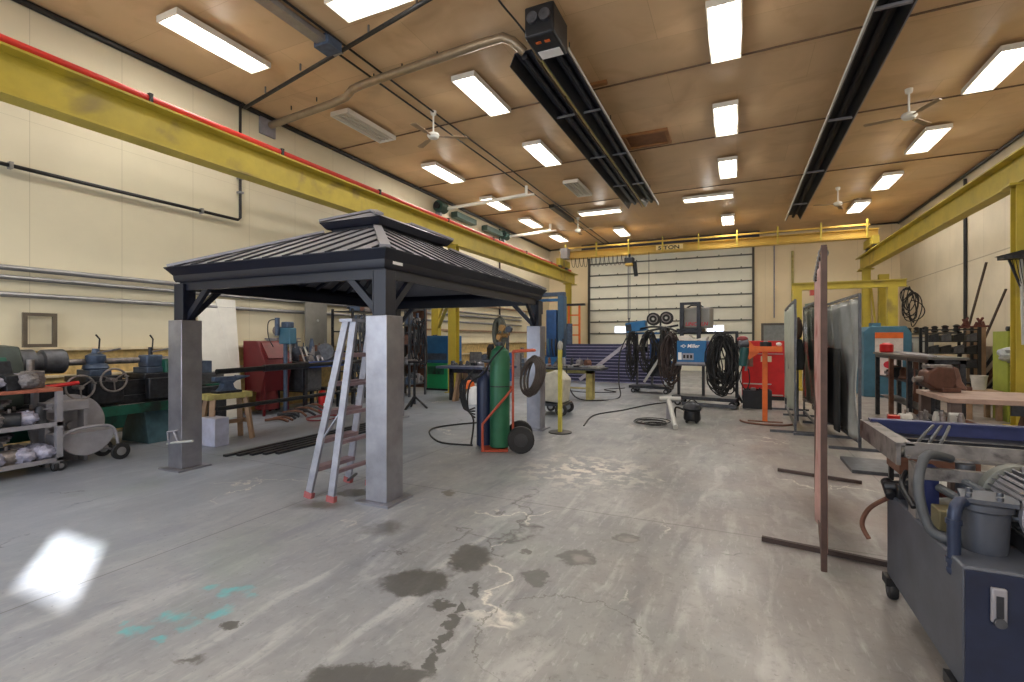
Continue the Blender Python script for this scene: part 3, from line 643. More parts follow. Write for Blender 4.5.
m.add(vs, [(i*4+k, i*4+(k+1)%4, (i+1)*4+(k+1)%4, (i+1)*4+k) for i in range(len(prof)-1) for k in range(4)])
m.build('gutter_fascia', NAVY, G, 0, 30)
def hip_roof(x0, y0, z0, x1, y1, z1, name, rib, th=.02):
    m = MB(); c0 = [(-x0,-y0),(x0,-y0),(x0,y0),(-x0,y0)]; c1 = [(-x1,-y1),(x1,-y1),(x1,y1),(-x1,y1)]
    vs = [(a, b, z0) for a, b in c0]+[(a, b, z1) for a, b in c1]+[(a*.985, b*.985, z0-th) for a, b in c0]+[(a*.985, b*.985, z1-th) for a, b in c1]
    m.add(vs, [(k, (k+1)%4, 4+(k+1)%4, 4+k) for k in range(4)]+[(8+k, 12+k, 12+(k+1)%4, 8+(k+1)%4) for k in range(4)])
    o = m.build(name, ROOFM, G)
    r = MB()
    for sgn in (-1, 1):
        n = int(2*x0/rib)
        for k in range(n+1):
            x = -x0+rib*.5+k*rib
            if abs(x) > x0-.04: continue
            f = 1 if abs(x) <= x1 else (x0-abs(x))/(x0-x1)
            r.bar((x, sgn*y0, z0+.012), (x, sgn*(y0+(y1-y0)*f), z0+(z1-z0)*f+.008), .028, .02)
        n = int(2*y0/rib)
        for k in range(n+1):
            y = -y0+rib*.5+k*rib
            if abs(y) > y0-.04: continue
            f = 1 if abs(y) <= y1 else (y0-abs(y))/(y0-y1)
            r.bar((sgn*x0, y, z0+.012), (sgn*(x0+(x1-x0)*f), y, z0+(z1-z0)*f+.008), .028, .02)
    r.build('standing_seams', SEAMM, o) if x0 > 1 else None
    for a, b in ((-1,-1),(1,-1),(1,1),(-1,1)): MB().bar((a*x0, b*y0, z0+.02), (a*x1, b*y1, z1+.02), .1, .03).build('hip_cap', ROOFM, o)
    return o
hip_roof(EX-.03, EY-.03, 2.475, .46, .9, 3.06, 'lower_roof', .3)
ring(MB(), .4, .82, .03, 2.98, 3.18).build('vent_collar', NAVY, G)
m = MB(); vs = []; prof = [(-.07, 3.12), (-.05, 3.14), (-.02, 3.18), (0, 3.205)]
for d, z in prof:
    for sx_, sy_ in ((-1,-1),(1,-1),(1,1),(-1,1)): vs.append((sx_*(.52+d), sy_*(.93+d), z))
m.add(vs, [(i*4+k, i*4+(k+1)%4, (i+1)*4+(k+1)%4, (i+1)*4+k) for i in range(3) for k in range(4)]); m.build('upper_fascia', NAVY, G, 0, 30)
hip_roof(.52, .93, 3.207, .02, .44, 3.42, 'upper_roof', .15)
for k in range(11):
    y = -1.75+k*.35
    for sg in (-1, 1): MB().bar((sg*1.5, y, 2.42), (sg*.5, y*.45, 2.92), .05, .05).build('rafter', NAVY, G)
MB().box(EX-.085, EX-.07, -EY+.2, -EY+.36, 2.345, 2.375).build('maker_label', PAPER, G)
# rails clamped between left columns
t = thing('steel_bar', 'upper long black bar held level between the gazebo columns on the left', 'bar', (-6.19, 0, 0)); MB().cyl((0, 4.2, 1.17), (0, 7.9, 1.21), .035).build('tube', BLACK, t); MB().cyl((0, 4.9, 1.178), (0, 5.7, 1.186), .05).build('sleeve', DARKM, t)
tag(MB().cyl((-6.19, 4.2, .68), (-6.19, 7.9, .70), .03).build('steel_bar', BLACK), 'lower long black bar held level between the gazebo columns on the left', 'bar')
t = thing('clamp_stand', 'small pale tube rack sticking out at the foot of the left gazebo column', 'rack', (-6.22, 3.68, 0))
MB().tube([(-.3, .1, .28), (-.0, .0, .34), (.4, -.02, .4)], .014, 8).build('tube', LGREY, t); MB().tube([(-.14, .02, .34), (-.12, 0, .46), (.1, .0, .5)], .011, 6).build('tube', GREYP, t); MB().tube([(-.0, 0, .49), (.08, 0, .36)], .011, 6).build('tube', GREYP, t)
for k in range(5):
    o = MB().box(-6.35+k*.13, -6.28+k*.13, 4.4+.1*k, 7.4, .0, .03).build('flat_bar', DARKM); tag(o, 'dark steel flat bar lying on the floor under the gazebo', 'bar', 'flat bars on the gazebo floor')
# sun-worn step ladder
LD = thing('step_ladder', 'folded aluminium step ladder leaning against the near gazebo column', 'ladder', (0, 0, 0))
yn, yf = 3.62, 4.2
def rail(y0, y1, x0, x1, top=1.78):
    MB().bar((x0, y0, 0.02), (x1, y1, top), .075, .03, up=(0,1,0)).build('side_rail', ALU, LD)
    MB().bar((x0, y0, 0.0), (x0+(x1-x0)*.03, y0+(y1-y0)*.03, .06), .1, .045, up=(0,1,0)).build('rubber_foot', mat('worn_red_foot', (150, 82, 84), .6), LD)
rail(yn, yn+.1, -3.92, -3.52); rail(yf, yf-.12, -3.95, -3.52); rail(yn, yn+.12, -3.62, -3.44); rail(yf, yf-.1, -3.64, -3.44)
MB().box(-3.57, -3.41, yn+.06, yf-.08, 1.77, 1.80).build('top_cap', ALU, LD)
for k in range(1, 6):
    f = k/6.2; z = 1.78*f; x = -3.94+.4*f
    MB().box(x-.06, x+.06, yn+.02+.1*f, yf-.02-.1*f, z-.02, z+.02).build('step', mat('worn_step', (150, 128, 136), .5, .3), LD)
    x = -3.63+.19*f; MB().box(x-.03, x+.03, yn+.02+.1*f, yf-.02-.1*f, z-.015, z+.015).build('step', mat('worn_step', (150, 128, 136), .5, .3), LD)
MB().bar((-3.80, yn+.03, .55), (-3.54, yn+.06, .9), .03, .01).build('spreader', ALU, LD); MB().bar((-3.8, yf-.03, .12), (-3.5, yn+.1, .2), .02).build('spreader', DARKM, LD)

# ------------------------------------------------------------------ helper clutter
def crumple(name, label, cat, c, r, m, seed, group=None):
    o = MB().ball((0, 0, 0), r, 18, 12, .28, seed).build(name, m); o.location = c; return tag(o, label, cat, group)
def wheel(parent, c, r, w, axis='x', m=RUB, hub=GALV, name='wheel'):
    o = MB().lathe([(r*.55, -w/2), (r*.93, -w/2), (r, -w*.3), (r, w*.3), (r*.93, w/2), (r*.55, w/2)], c, axis, 22).build(name, m, parent)
    MB().lathe([(.01, -w*.6), (r*.5, -w*.52), (r*.56, -w*.3), (r*.56, w*.3), (r*.5, w*.52), (.01, w*.6)], c, axis, 16).build('hub', hub, o); return o
def caster(parent, x, y, r=.06):
    o = wheel(parent, (x, y, r), r, r*.7, 'y', name='caster'); MB().box(x-r*.7, x+r*.7, y-r*.55, y+r*.55, r*1.5, r*2.1).build('fork', GALV, o); return o
def cable_bundle(name, lab, x, y, z0, z1, rx, ry, n, m, seed, cat='cable'):
    rnd = random.Random(seed); mm = MB()
    for k in range(n):
        zt = z1-.1*rnd.random(); zb = z0+.35*(z1-z0)*rnd.random(); w = rx*(.4+.6*rnd.random()); cx = x+(rnd.random()-.5)*rx*.5; cyy = y+(rnd.random()-.5)*ry*2
        zc = (zt+zb)/2; hh = (zt-zb)/2
        mm.tube([(cx+w*math.sin(a)*(.8-.2*math.cos(a))+.035*math.sin(2*a+k*1.7)+.02*math.sin(5*a+k), cyy+.05*math.sin(3*a+k), zc+hh*math.cos(a)+.03*math.sin(4*a+k)) for a in [2*math.pi*i/22 for i in range(22)]], .016, 6, True)
    return tag(mm.build(name, m), lab, cat)
def legs_table(name, label, cat, x0, x1, y0, y1, z, top, legm, th=.05, leg=.06, shelf=None, inset=.04, apron=0, extra=()):
    t = thing(name, label, cat, ((x0+x1)/2, (y0+y1)/2, 0)); hx, hy = (x1-x0)/2, (y1-y0)/2
    MB().box(-hx, hx, -hy, hy, z-th, z).build('table_top', top, t, .004)
    for a in (-1, 1):
        for b in (-1, 1):
            x = a*(hx-inset-leg/2); y = b*(hy-inset-leg/2); MB().box(x-leg/2, x+leg/2, y-leg/2, y+leg/2, 0, z-th).build('leg', legm, t)
    if shelf:
        for s_z in (shelf if hasattr(shelf, '__len__') else (shelf,)): MB().box(-hx+inset+leg, hx-inset-leg, -hy+inset, hy-inset, s_z-.02, s_z).build('shelf', legm, t)
    if apron: ring(MB(), hx-inset, hy-inset, .02, z-th-apron, z-th).build('apron', legm, t)
    return t
def gadget(name, label, cat, loc, s, ms, seed, group=None, rz=0):
    """an irregular workshop part: body with stubs, knobs and a bracket"""
    rnd = random.Random(seed); t = thing(name, label, cat, loc, rz, group)
    w, d, h_ = s; k = rnd.randint(0, 3)
    if k == 0:
        MB().box(-w/2, w/2, -d/2, d/2, 0, h_*.6).build('body', ms[0], t, .01); MB().cyl((-w*.2, 0, h_*.6), (-w*.2, 0, h_), w*.18, n=10).build('stub', ms[1], t)
        MB().cyl((w/2, 0, h_*.3), (w*.75, 0, h_*.3), h_*.15, n=10).build('knob', ms[1], t)
    elif k == 1:
        MB().cyl((-w/2, 0, h_*.4), (w/2, 0, h_*.4), h_*.4, n=14).build('body', ms[0], t, .006); MB().box(-w*.3, w*.3, -d*.4, d*.4, 0, h_*.12).build('foot', ms[1], t); MB().cyl((0, 0, h_*.7), (0, 0, h_), w*.08, n=8).build('stub', ms[1], t)
    elif k == 2:
        MB().prism([(-w/2, 0), (w/2, 0), (w*.35, h_*.5), (0, h_*.55), (-w*.2, h_), (-w/2, h_*.9)], -d/2, d/2, 'y').build('body', ms[0], t, .008); MB().cyl((0, -d*.6, h_*.3), (0, d*.6, h_*.3), h_*.14, n=10).build('axle', ms[1], t)
    else:
        MB().lathe([(w*.4, 0), (w*.45, h_*.1), (w*.3, h_*.3), (w*.3, h_*.7), (w*.15, h_)]).build('body', ms[0], t); MB().bar((0, 0, h_*.8), (w*.7, d*.3, h_*.9), w*.08).build('handle', ms[1], t)
    return t
# ------------------------------------------------------------------ LEFT: rolling work bench with shelves
B = thing('rolling_bench', 'grey steel rolling bench with worn red-brown top at the left edge', 'workbench', (-7.76, 1.97, 0))
hx, hy = .32, 1.15
MB().box(-hx, hx, -hy, hy, .97, 1.01).build('table_top', WOODR, B, .004)
for a in (-1, 1):
    for b in (-1, 1):
        MB().box(a*(hx-.03)-.03, a*(hx-.03)+.03, b*(hy-.03)-.03, b*(hy-.03)+.03, .13, .97).build('leg', GREYP, B); caster(B, a*(hx-.05), b*(hy-.06), .06)
for z in (.15, .58): MB().box(-hx+.061, hx-.061, -hy+.061, hy-.061, z-.02, z).build('shelf', GREYP, B); ring(MB(), hx, hy, .03, z-.03, z+.02).build('shelf_rim', GREYP, B)
MB().box(-.3, -.1, -.9, -.5, .63, .95).build('red_panel', RED, B)
k = 0
for (z, n) in ((1.01, 16), (.58, 18), (.15, 18)):
    for i in range(n):
        y = 2.98-(i//2)*.15-random.random()*.04; x = -7.53-.22*(i%2)-random.random()*.05; k += 1; lv = {1.01: 'top', .58: 'middle shelf', .15: 'bottom shelf'}[z]
        kind = random.choice(('plastic', 'rag', 'part', 'box', 'part', 'part', 'rag'))
        if i == 0 and z > 1: kind = 'white'
        if kind == 'white':
            tag(MB().box(-7.66, -7.55, 2.72, 2.8, z, z+.12).build('small_box', PAPER), 'small white carton at the front corner of the rolling bench top', 'box')
        elif kind == 'plastic': crumple('plastic_bag', f'crumpled pale plastic wrap on the {lv} of the rolling bench', 'plastic wrap', (x, y, z+.09), (.13, .12, .09), PLAS, k, 'plastic wrap on the bench '+lv)
        elif kind == 'rag': crumple('rag', f'dirty grey rag heaped on the {lv} of the rolling bench', 'rag', (x, y, z+.1), (.13, .11, .1), RAG, k, 'rags on the bench '+lv)
        elif kind == 'box':
            tag(MB().box(x-.09, x+.09, y-.06, y+.06, z, z+.17).build('parts_box', random.choice([GREYP, DARKB, BROWNST]), None, .005), f'small parts box on the {lv} of the rolling bench', 'box', 'parts boxes on the bench '+lv)
        else: gadget('machine_part', f'dark metal machine part on the {lv} of the rolling bench', 'machine part', (x, y, z), (.2, .14, .34 if z > 1 else .22), (random.choice([DARKM, GRITTY, IRON]), GRITTY), k, 'machine parts on the bench '+lv, random.random()*3)
for z, n_ in ((.58, 5), (.15, 6)):
    for i in range(n_):
        o = MB().bar((0, -.5, 0), (0, .35, .05), .05+.02*(i%2), .03).build('metal_length', [GREYP, IRON, RAG, GRITTY][i%4]); o.location = (-7.5-.07*i, 2.2+.06*i, z+.19+.012*i); o.rotation_euler = (0, R(4*i), R(-12+6*i))
        tag(o, 'grey metal length lying over the clutter on the '+('middle' if z > .5 else 'bottom')+' bench shelf', 'metal strip', 'metal lengths on the bench shelves')
for i in range(6):
    o = MB().bar((0, -.35, 0), (0, .3, .02), .05, .015).build('metal_strip', random.choice([GRITTY, RAG, GREYP])); o.location = (-7.62+.04*i-.1, 1.95+.05*i, 1.05+.035*i); o.rotation_euler = (0, 0, R(-15+9*i))
    tag(o, 'flat metal strip stacked on the rolling bench top', 'metal strip', 'metal strips on the bench top')
o = tag(MB().lathe([(.05, 0), (.07, .02), (.07, .2), (.03, .24)], (-7.75, 2.18, 1.01)).build('red_canister', RED), 'red canister standing at the left edge on the bench top', 'canister')

# guard disc and dolly
t = thing('round_guard', 'large round grey steel guard standing behind the dolly', 'guard', (-8.0, 3.42, 0)); MB().lathe([(.02, 0), (.36, .01), (.4, .0), (.4, -.05), (.36, -.03), (.02, -.02)], (0, 0, .47), 'x', 36).build('disc', GREYP, t); MB().cyl((-.03, 0, .47), (.06, 0, .47), .05).build('hub', GREYP, t); MB().box(-.08, .0, -.2, .2, 0, .1).build('foot', GREYP, t)
t = thing('drum_dolly', 'low grey dolly with a curved tube handle and half-round tub', 'dolly', (-7.68, 3.4, 0))
m = MB(); pr_ = [(-.3, .42)]+[(-.3*math.cos(a), .42-.3*math.sin(a)) for a in [math.pi*i/14 for i in range(15)]]+[(.3, .42)]
m.prism([(p[0]*1.0, p[1]) for p in pr_[1:-1]], -.17, .17, 'x'); m.build('tub', GREYP, t, .01)
MB().tube(smooth_path([(.2, -.3, .12), (.2, -.28, .38), (.2, -.15, .47), (.2, .15, .48), (.2, .27, .42), (.2, .31, .28), (.2, .33, .12)]), .018, 8).build('tube_frame', GREYP, t)
MB().tube([(.2, .33, .12), (-.2, .33, .12)], .014, 8).build('axle', GREYP, t)
for x in (.22, -.2): wheel(t, (x, .34, .11), .11, .05)
for x in (.2, -.2): wheel(t, (x, -.29, .06), .06, .04, name='small_wheel')

# ------------------------------------------------------------------ big turret lathe along the left wall
def handwheel(parent, c, r, m=GRITTY, axis='x'):
    c = Vector(c); ms = MB(); ms.tube([c+Vector((0, r*math.cos(a), r*math.sin(a))) for a in [2*math.pi*i/28 for i in range(28)]], r*.09, 8, True)
    o = ms.build('handwheel', m, parent); sp = MB()
    for k in range(3):
        a = .6+k*2*math.pi/3; sp.bar(c, c+Vector((0, r*math.cos(a), r*math.sin(a))), r*.12, r*.08)
    sp.cyl(c-Vector((.15, 0, 0)), c+Vector((.03, 0, 0)), r*.2); sp.build('spokes', m, o); MB().cyl(c+Vector((0, r*.85, r*.3)), c+Vector((.08, r*.85, r*.3)), r*.09, n=8).build('handle', m, o); return o
Lt = thing('turret_lathe', 'large old dark lathe with green chip pan, chuck and two handwheels', 'lathe', (-8.5, 3.6, 0))
MB().prism([(-.45, .50), (.42, .50), (.42, .64), (.40, .64), (.38, .55), (-.45, .55)], -1.7, 1.55, 'y').build('chip_pan', GREEN, Lt)
MB().prism([(-.4, .3), (.3, .3), (.4, .5), (-.45, .5)], -1.0, .55, 'y').build('coolant_tank', GREEN, Lt)
MB().prism([(-.35, 0), (.36, 0), (.26, .5), (-.3, .5)], .85, 1.4, 'y').build('pedestal', mat('blue_green_casting', (60, 92, 104), .5, .1, .3, 6), Lt, .01)
MB().prism([(-.35, 0), (.36, 0), (.3, .5), (-.3, .5)], -1.7, -1.0, 'y').build('pedestal', DARKB, Lt, .01)
m = MB(); m.box(-.2, -.06, -1.2, 1.5, .74, .98); m.box(.06, .2, -1.2, 1.5, .74, .98); m.box(-.06, .06, -1.2, 1.5, .76, .84); m.box(-.26, .26, -1.25, 1.5, .56, .76); m.build('bed', DARKM, Lt, .008)
MB().prism([(-.3, .74), (.3, .74), (.3, 1.25), (.18, 1.5), (-.2, 1.52), (-.3, 1.4)], -1.7, -.55, 'y').build('headstock', mat('greyish_green', (58, 68, 64), .5, .1, .25, 6), Lt, .02)
MB().prism([(.302, .9), (.34, .95), (.34, 1.3), (.302, 1.38)], -1.5, -.72, 'y').build('gearbox_cover', GREEN, Lt, .01)
MB().lathe([(.03, -.58), (.17, -.55), (.17, -.4), (.12, -.38), (.13, -.32), (.165, -.3), (.17, -.08), (.155, -.06), (.05, -.05)], (-.05, .05, 1.29), 'y', 28).build('chuck', IRON, Lt)
MB().cyl((-.05, 0, 1.27), (-.05, 1.5, 1.27), .045).build('work_bar', GRITTY, Lt)
MB().cyl((.24, -1.1, .68), (.24, 1.5, .68), .02).build('lead_screw', GRITTY, Lt); MB().cyl((.27, -1.1, .62), (.27, 1.5, .62), .016).build('feed_rod', GRITTY, Lt)
def carriage(y, sq, wy, wz):
    cg = MB().box(-.3, .3, y-.22, y+.22, .985, 1.07).build('carriage', DARKM, Lt, .01); MB().box(.27, .38, y-.2, y+.2, .68, 1.0).build('apron', DARKM, Lt, .015)
    MB().box(-.18, .2, y-.13, y+.13, 1.07, 1.16).build('cross_slide', DARKB, cg, .01)
    if sq: MB().lathe([(.14, 1.16), (.16, 1.18), (.14, 1.23), (.10, 1.25), (.12, 1.3), (.12, 1.36), (.05, 1.4), (.04, 1.46)], (.05, y, 0), 'z', 12).build('turret', DARKB, cg)
    else: MB().box(-.07, .17, y-.12, y+.12, 1.16, 1.35).build('tool_post', DARKB, cg, .02); MB().cyl((.05, y, 1.35), (.05, y, 1.47), .03).build('clamp_bolt', DARKM, cg)
    MB().cyl((.1, y, 1.4), (.38, y+.15, 1.46), .012, n=8).build('lever', GRITTY, cg); MB().tube([(-.1, y+.1, 1.3), (-.1, y+.12, 1.6), (-.05, y+.05, 1.66)], .012, 6).build('coolant_pipe', BLACK, cg)
    handwheel(Lt, (.5, wy, wz), .16)
carriage(.32, True, -.06, .95); carriage(1.05, False, .33, 1.02)
MB().box(-.2, .28, 1.15, 1.5, .985, 1.28).build('tailstock', GREEN, Lt, .03)
t = tag(MB().tube(smooth_path([(-7.98, 3.1, .98), (-7.96, 3.3, 1.0), (-7.95, 3.5, 1.02)]), .025, 8).build('red_tool', RED), 'red-handled tool lying between bench and lathe handwheels', 'tool')
t.location = (0, 0, -.0)
o = thing('steel_tray', 'grey sheet steel tray standing above the round guard', 'tray', (-7.9, 3.33, 0)); MB().box(-.1, .14, -.24, .2, .68, .8).build('tray', GREYP, o, .01); MB().box(-.06, .1, -.24, -.2, 0, .68).build('leg', GREYP, o); MB().box(-.06, .1, .16, .2, 0, .68).build('leg', GREYP, o)
# hollow frame on the wall ledge
F_ = MB(); y0 = 3.95; F_.box(0, .05, 0, .4, 0, .05); F_.box(0, .05, 0, .4, .47, .52); F_.box(0, .05, 0, .05, .05, .47); F_.box(0, .05, .35, .4, .05, .47)
o = F_.build('wooden_frame', mat('dull_grey_brown', (92, 82, 68), .7, 0, .2, 6)); o.location = (XL+.06, 3.55, 1.475); tag(o, 'small empty brown frame standing on the left wall ledge', 'frame')
# second lathe further back, mostly behind
L2 = thing('bench_lathe', 'smaller dark lathe by the wall, behind the left gazebo column', 'lathe', (-8.95, 5.62, 0))
MB().box(-.3, .3, -.55, .45, 0, .75).build('cabinet', DARKM, L2, .02); MB().box(-.15, .15, -.6, .5, .78, .98).build('bed', IRON, L2, .01); MB().box(-.25, .25, -.6, .5, .75, .78).build('tray', GREEN, L2)
MB().box(-.2, .22, -.6, -.25, .98, 1.3).build('headstock', GREEN, L2, .02); MB().lathe([(.03, 0), (.12, .01), (.12, .12), (.03, .13)], (0, -.25, 1.15), 'y').build('chuck', IRON, L2); MB().box(-.1, .1, .1, .3, .98, 1.2).build('tool_post', DARKB, L2, .01)
# pale sheet leaning on the wall
t = thing('white_sheet', 'tall white board leaning on the left wall behind the gazebo column', 'board', (-9.0, 0, 0))
m = MB(); A_ = [(-.3, 6.15, .0), (-.3, 6.88, .0), (-.6, 6.92, 2.42), (-.6, 6.5, 2.42), (-.6, 6.5, 2.33), (-.6, 6.12, 2.3)]
m.add(A_+[(x-.02, y, z) for x, y, z in A_], [(0,1,2,3,4,5), (11,10,9,8,7,6)]+[(i, (i+1)%6, 6+(i+1)%6, 6+i) for i in range(6)]); m.build('panel', WHITE, t)
# anvil on trestle
t = thing('trestle', 'low wooden trestle with yellowish top carrying the anvil', 'trestle', (-7.35, 5.15, 0), R(80)); t.scale = (.82, .85, 1.14)
MB().box(-.42, .42, -.17, .17, .58, .66).build('top', WOODY, t, .01)
for a in (-1, 1):
    for b in (-1, 1): MB().bar((a*.3, b*.12, .6), (a*.38, b*.22, 0), .09, .07).build('leg', WOOD, t)
    MB().bar((a*.35, -.18, .25), (a*.35, .18, .25), .05).build('cross_piece', WOOD, t)
MB().bar((-.35, 0, .25), (.35, 0, .25), .05).build('rail', WOOD, t)
t = thing('anvil', 'blue-grey steel anvil with pointed horn on the yellowish trestle', 'anvil', (-7.35, 5.15, .753), R(82)); t.scale = (.85, .85, .85)
MB().box(-.22, .22, -.13, .13, 0, .04).build('base_block', DARKM, t, .005)
m = MB(); m.prism([(-.16, .04), (.16, .04), (.1, .1), (.08, .17), (.14, .22), (-.14, .22), (-.08, .17), (-.1, .1)], -.09, .09, 'y'); m.box(-.24, .16, -.06, .06, .22, .3); m.cyl((.16, 0, .262), (.44, 0, .285), .056, .008, 14)
m.build('anvil_body', DARKB, t, .006)
o = tag(MB().box(-7.35, -7.0, 4.72, 4.95, .0, .42).build('white_crate', mat('pale_blue_grey', (178, 180, 200), .5), None, .01), 'pale box on the floor below the anvil by the left column', 'box')
# blast cabinet
t = thing('blast_cabinet', 'dark red blasting cabinet with slanted front and hopper base', 'cabinet', (-9.15, 7.33, 0))
MB().prism([(-.3, .98), (.36, .98), (.36, 1.12), (.12, 1.56), (-.3, 1.56)], -.34, .34, 'y').build('hood', mat('dark_red_paint', (98, 22, 28), .5, .1, .15, 5), t, .01)
MB().prism([(.345, 1.18), (.375, 1.2), (.155, 1.52), (.12, 1.5)], -.26, .26, 'y').build('window', mat('dull_red_glass', (112, 40, 42), .3), t)
MB().prism([(-.3, .98), (.36, .98), (.22, .5), (-.2, .5)], -.32, .32, 'y').build('hopper', mat('dark_red_paint', (142, 34, 36)), t)
MB().lathe([(.2, .1), (.24, .12), (.2, .5)], (0, 0, 0)).build('drum', mat('dark_red_paint', (142, 34, 36)), t)
for a in (-1, 1):
    for b in (-1, 1): MB().box(a*.27-.02, a*.27+.02, b*.29-.02, b*.29+.02, 0, .98).build('leg', mat('dark_red_paint', (142, 34, 36)), t)
# drill press
t = thing('drill_press', 'tall pillar drill with light blue head beside the red cabinet', 'drill press', (-8.5, 7.3, 0)); t.scale = (.82, .82, 1.03)
MB().box(-.2, .25, -.16, .16, 0, .08).build('base', IRON, t, .02); MB().cyl((-.08, 0, .08), (-.08, 0, 1.5), .05).build('column', DARKB, t); MB().box(-.12, .22, -.14, .14, .95, 1.0).build('table', IRON, t, .01)
MB().box(-.2, .2, -.11, .11, 1.45, 1.78).build('head', TEAL, t, .03); MB().cyl((.1, 0, 1.1), (.1, 0, 1.45), .03).build('spindle', GRITTY, t); MB().cyl((-.18, -.16, 1.62), (-.18, -.16, 1.98), .06).build('motor', DARKB, t)
for k in range(3): a = k*2.1; MB().cyl((.1, .11, 1.5), (.1+.14*math.cos(a), .2, 1.5+.14*math.sin(a)), .012, n=6).build('feed_handle', GRITTY, t)
MB().box(-.12, .12, -.1, .1, 1.78, 1.9).build('belt_cover', DARKB, t, .02); MB().tube(smooth_path([(-.2, -.1, 1.95), (-.25, -.35, 1.9), (-.2, -.4, 1.6), (-.15, -.3, 1.4)]), .012, 6).build('cord', RUB, t)
# blue-edged bench with junk
t = legs_table('long_work_bench', 'long steel bench with dark blue edge heaped with tools, left wall', 'workbench', -9.5, -8.5, 7.75, 8.88, 1.1, DARKM, DARKM, .05, .07, .45)
MB().box(.5, .53, -.56, .56, .97, 1.1).build('blue_edge', BLUESH, t)
MB().box(-.4, .3, -.45, .1, .452, .95).build('drawer_unit', IRON, t, .01)
for i in range(26):
    y = 7.85+random.random()*.95; x = -9.35+random.random()*.75; gadget('tool_part', 'greasy tool or part on the blue-edged bench, '+('wall side' if x < -8.98 else 'front side'), 'machine part', (x, y, 1.101), (.19, .15, .16+.36*random.random()), (random.choice(MULTI), random.choice(MULTI)), 100+i, 'parts on the blue-edged bench', random.random()*6)
for i in range(7):
    y = 7.85+i*.13; o = MB().bar((-8.62, y, 1.101), (-8.9, y+.12, 1.42), .04, .02).build('steel_offcut', random.choice([GREYP, GRITTY, LGREY])); tag(o, 'steel strip standing aslant on the blue-edged bench', 'steel strip', 'steel strips on the blue-edged bench')
t = thing('grey_steel_plate', 'tall grey steel plate standing upright behind the blue-edged bench', 'plate', (-9.35, 8.7, 1.101)); MB().box(-.015, .015, -.17, .5, 0, 1.5).build('plate', mat('brushed_grey_plate', (134, 132, 126), .45, .3, .15, 3), t); MB().cyl((.015, .2, .95), (.03, .2, .95), .03).build('lug', LGREY, t)
t = thing('wall_shelf', 'small shelf on the left wall holding a bench grinder', 'shelf', (XL, 8.05, 1.62)); MB().box(.005, .35, -.35, .35, -.03, 0).build('board', GREYP, t); MB().box(.005, .3, -.3, -.27, -.2, -.03).build('bracket', GREYP, t); MB().box(.005, .3, .27, .3, -.2, -.03).build('bracket', GREYP, t)
t = thing('bench_grinder', 'dark bench grinder on the small wall shelf', 'grinder', (XL+.2, 8.05, 1.621)); MB().cyl((0, -.14, .17), (0, .14, .17), .09).build('motor', DARKB, t, .01); MB().box(-.07, .07, -.08, .08, 0, .09).build('base', DARKM, t); 
for s in (-1, 1): MB().cyl((0, s*.17, .17), (0, s*.22, .17), .1).build('grinding_wheel', GRITTY, t)
# extinguisher
t = thing('fire_extinguisher', 'red fire extinguisher on the floor by the blue-edged bench', 'fire extinguisher', (-8.25, 8.0, 0))
MB().lathe([(.08, 0), (.09, .02), (.09, .4), (.06, .46), (.03, .48)]).build('cylinder', RED, t); MB().box(.06, .093, -.05, .02, .08, .2).build('paper_label', PAPER, t); MB().box(-.03, .08, -.02, .02, .48, .54).build('valve_lever', BLACK, t); MB().tube(smooth_path([(0, -.02, .5), (0, -.14, .48), (0, -.15, .3), (0, -.11, .15)]), .012, 6).build('hose', RUB, t)
for i in range(9):
    o = MB().tube(smooth_path([(-8.3+.1*math.sin(i), 6.6+.12*i, .03+.02*i), (-8.1, 6.75+.12*i, .05+.02*i), (-7.9+.1*math.cos(i), 6.7+.15*i, .03)]), .025, 7).build('pipe_offcut', random.choice([DARKM, BROWNST, IRON])); tag(o, 'dark bar offcut in the pile below the blasting cabinet', 'bar', 'offcuts below the blasting cabinet')
m = MB(); m.tube([(-7.5+(.25+.03*k)*math.cos(a), 7.3+.35*math.sin(a), .02+.015*k) for k in range(2) for a in [2*math.pi*i/20 for i in range(20)]], .009, 6)
tag(m.build('air_hose', COPPER), 'red air hose coiled on the floor in front of the blasting cabinet', 'hose')
# tall tool racks behind near column
def rack(x0, x1, y0, y1, hgt, levels, name, lab, m, side=None, n=6, plab='', seed=0):
    t = thing(name, lab, 'rack', ((x0+x1)/2, (y0+y1)/2, 0)); hx, hy = (x1-x0)/2, (y1-y0)/2
    for a in (-1, 1):
        for b in (-1, 1): MB().box(a*(hx-.025)-.025, a*(hx-.025)+.025, b*(hy-.025)-.025, b*(hy-.025)+.025, 0, hgt).build('upright', m, t)
    for z in levels: MB().box(-hx+.05, hx-.05, -hy+.05, hy-.05, z-.03, z).build('shelf', m, t)
    if side: MB().box(-hx, hx, hy+.001, hy+.03, .2, hgt).build('side_panel', side, t)
    rnd = random.Random(seed)
    for li, z in enumerate(levels):
        if z > hgt-.05: continue
        sl = ['bottom shelf', 'second shelf', 'middle shelf', 'upper shelf', 'top'][li]
        for i in range(n):
            y = y0+.15+(y1-y0-.3)*(i+.5)/n; x = x1-.14-.05*rnd.random()
            gadget('stored_part', plab, 'machine part', (x, y, z+.001), (.24, .2, .18+.26*rnd.random()), (rnd.choice(MULTI), rnd.choice(MULTI)), seed*50+i+int(z*100), plab.replace('part ', 'parts ')+' '+sl, rnd.random()*6)['label'] = 'greasy part on the '+sl+(' behind the step ladder' if seed == 3 else ' of the brown-sided rack')
    return t
rack(-9.25, -8.55, 9.25, 10.45, 2.35, (.3, .8, 1.3, 1.8, 2.3), 'tool_rack', 'dark steel tool rack seen through the step ladder', DARKM, None, 7, 'greasy part on the rack behind the step ladder', 3)
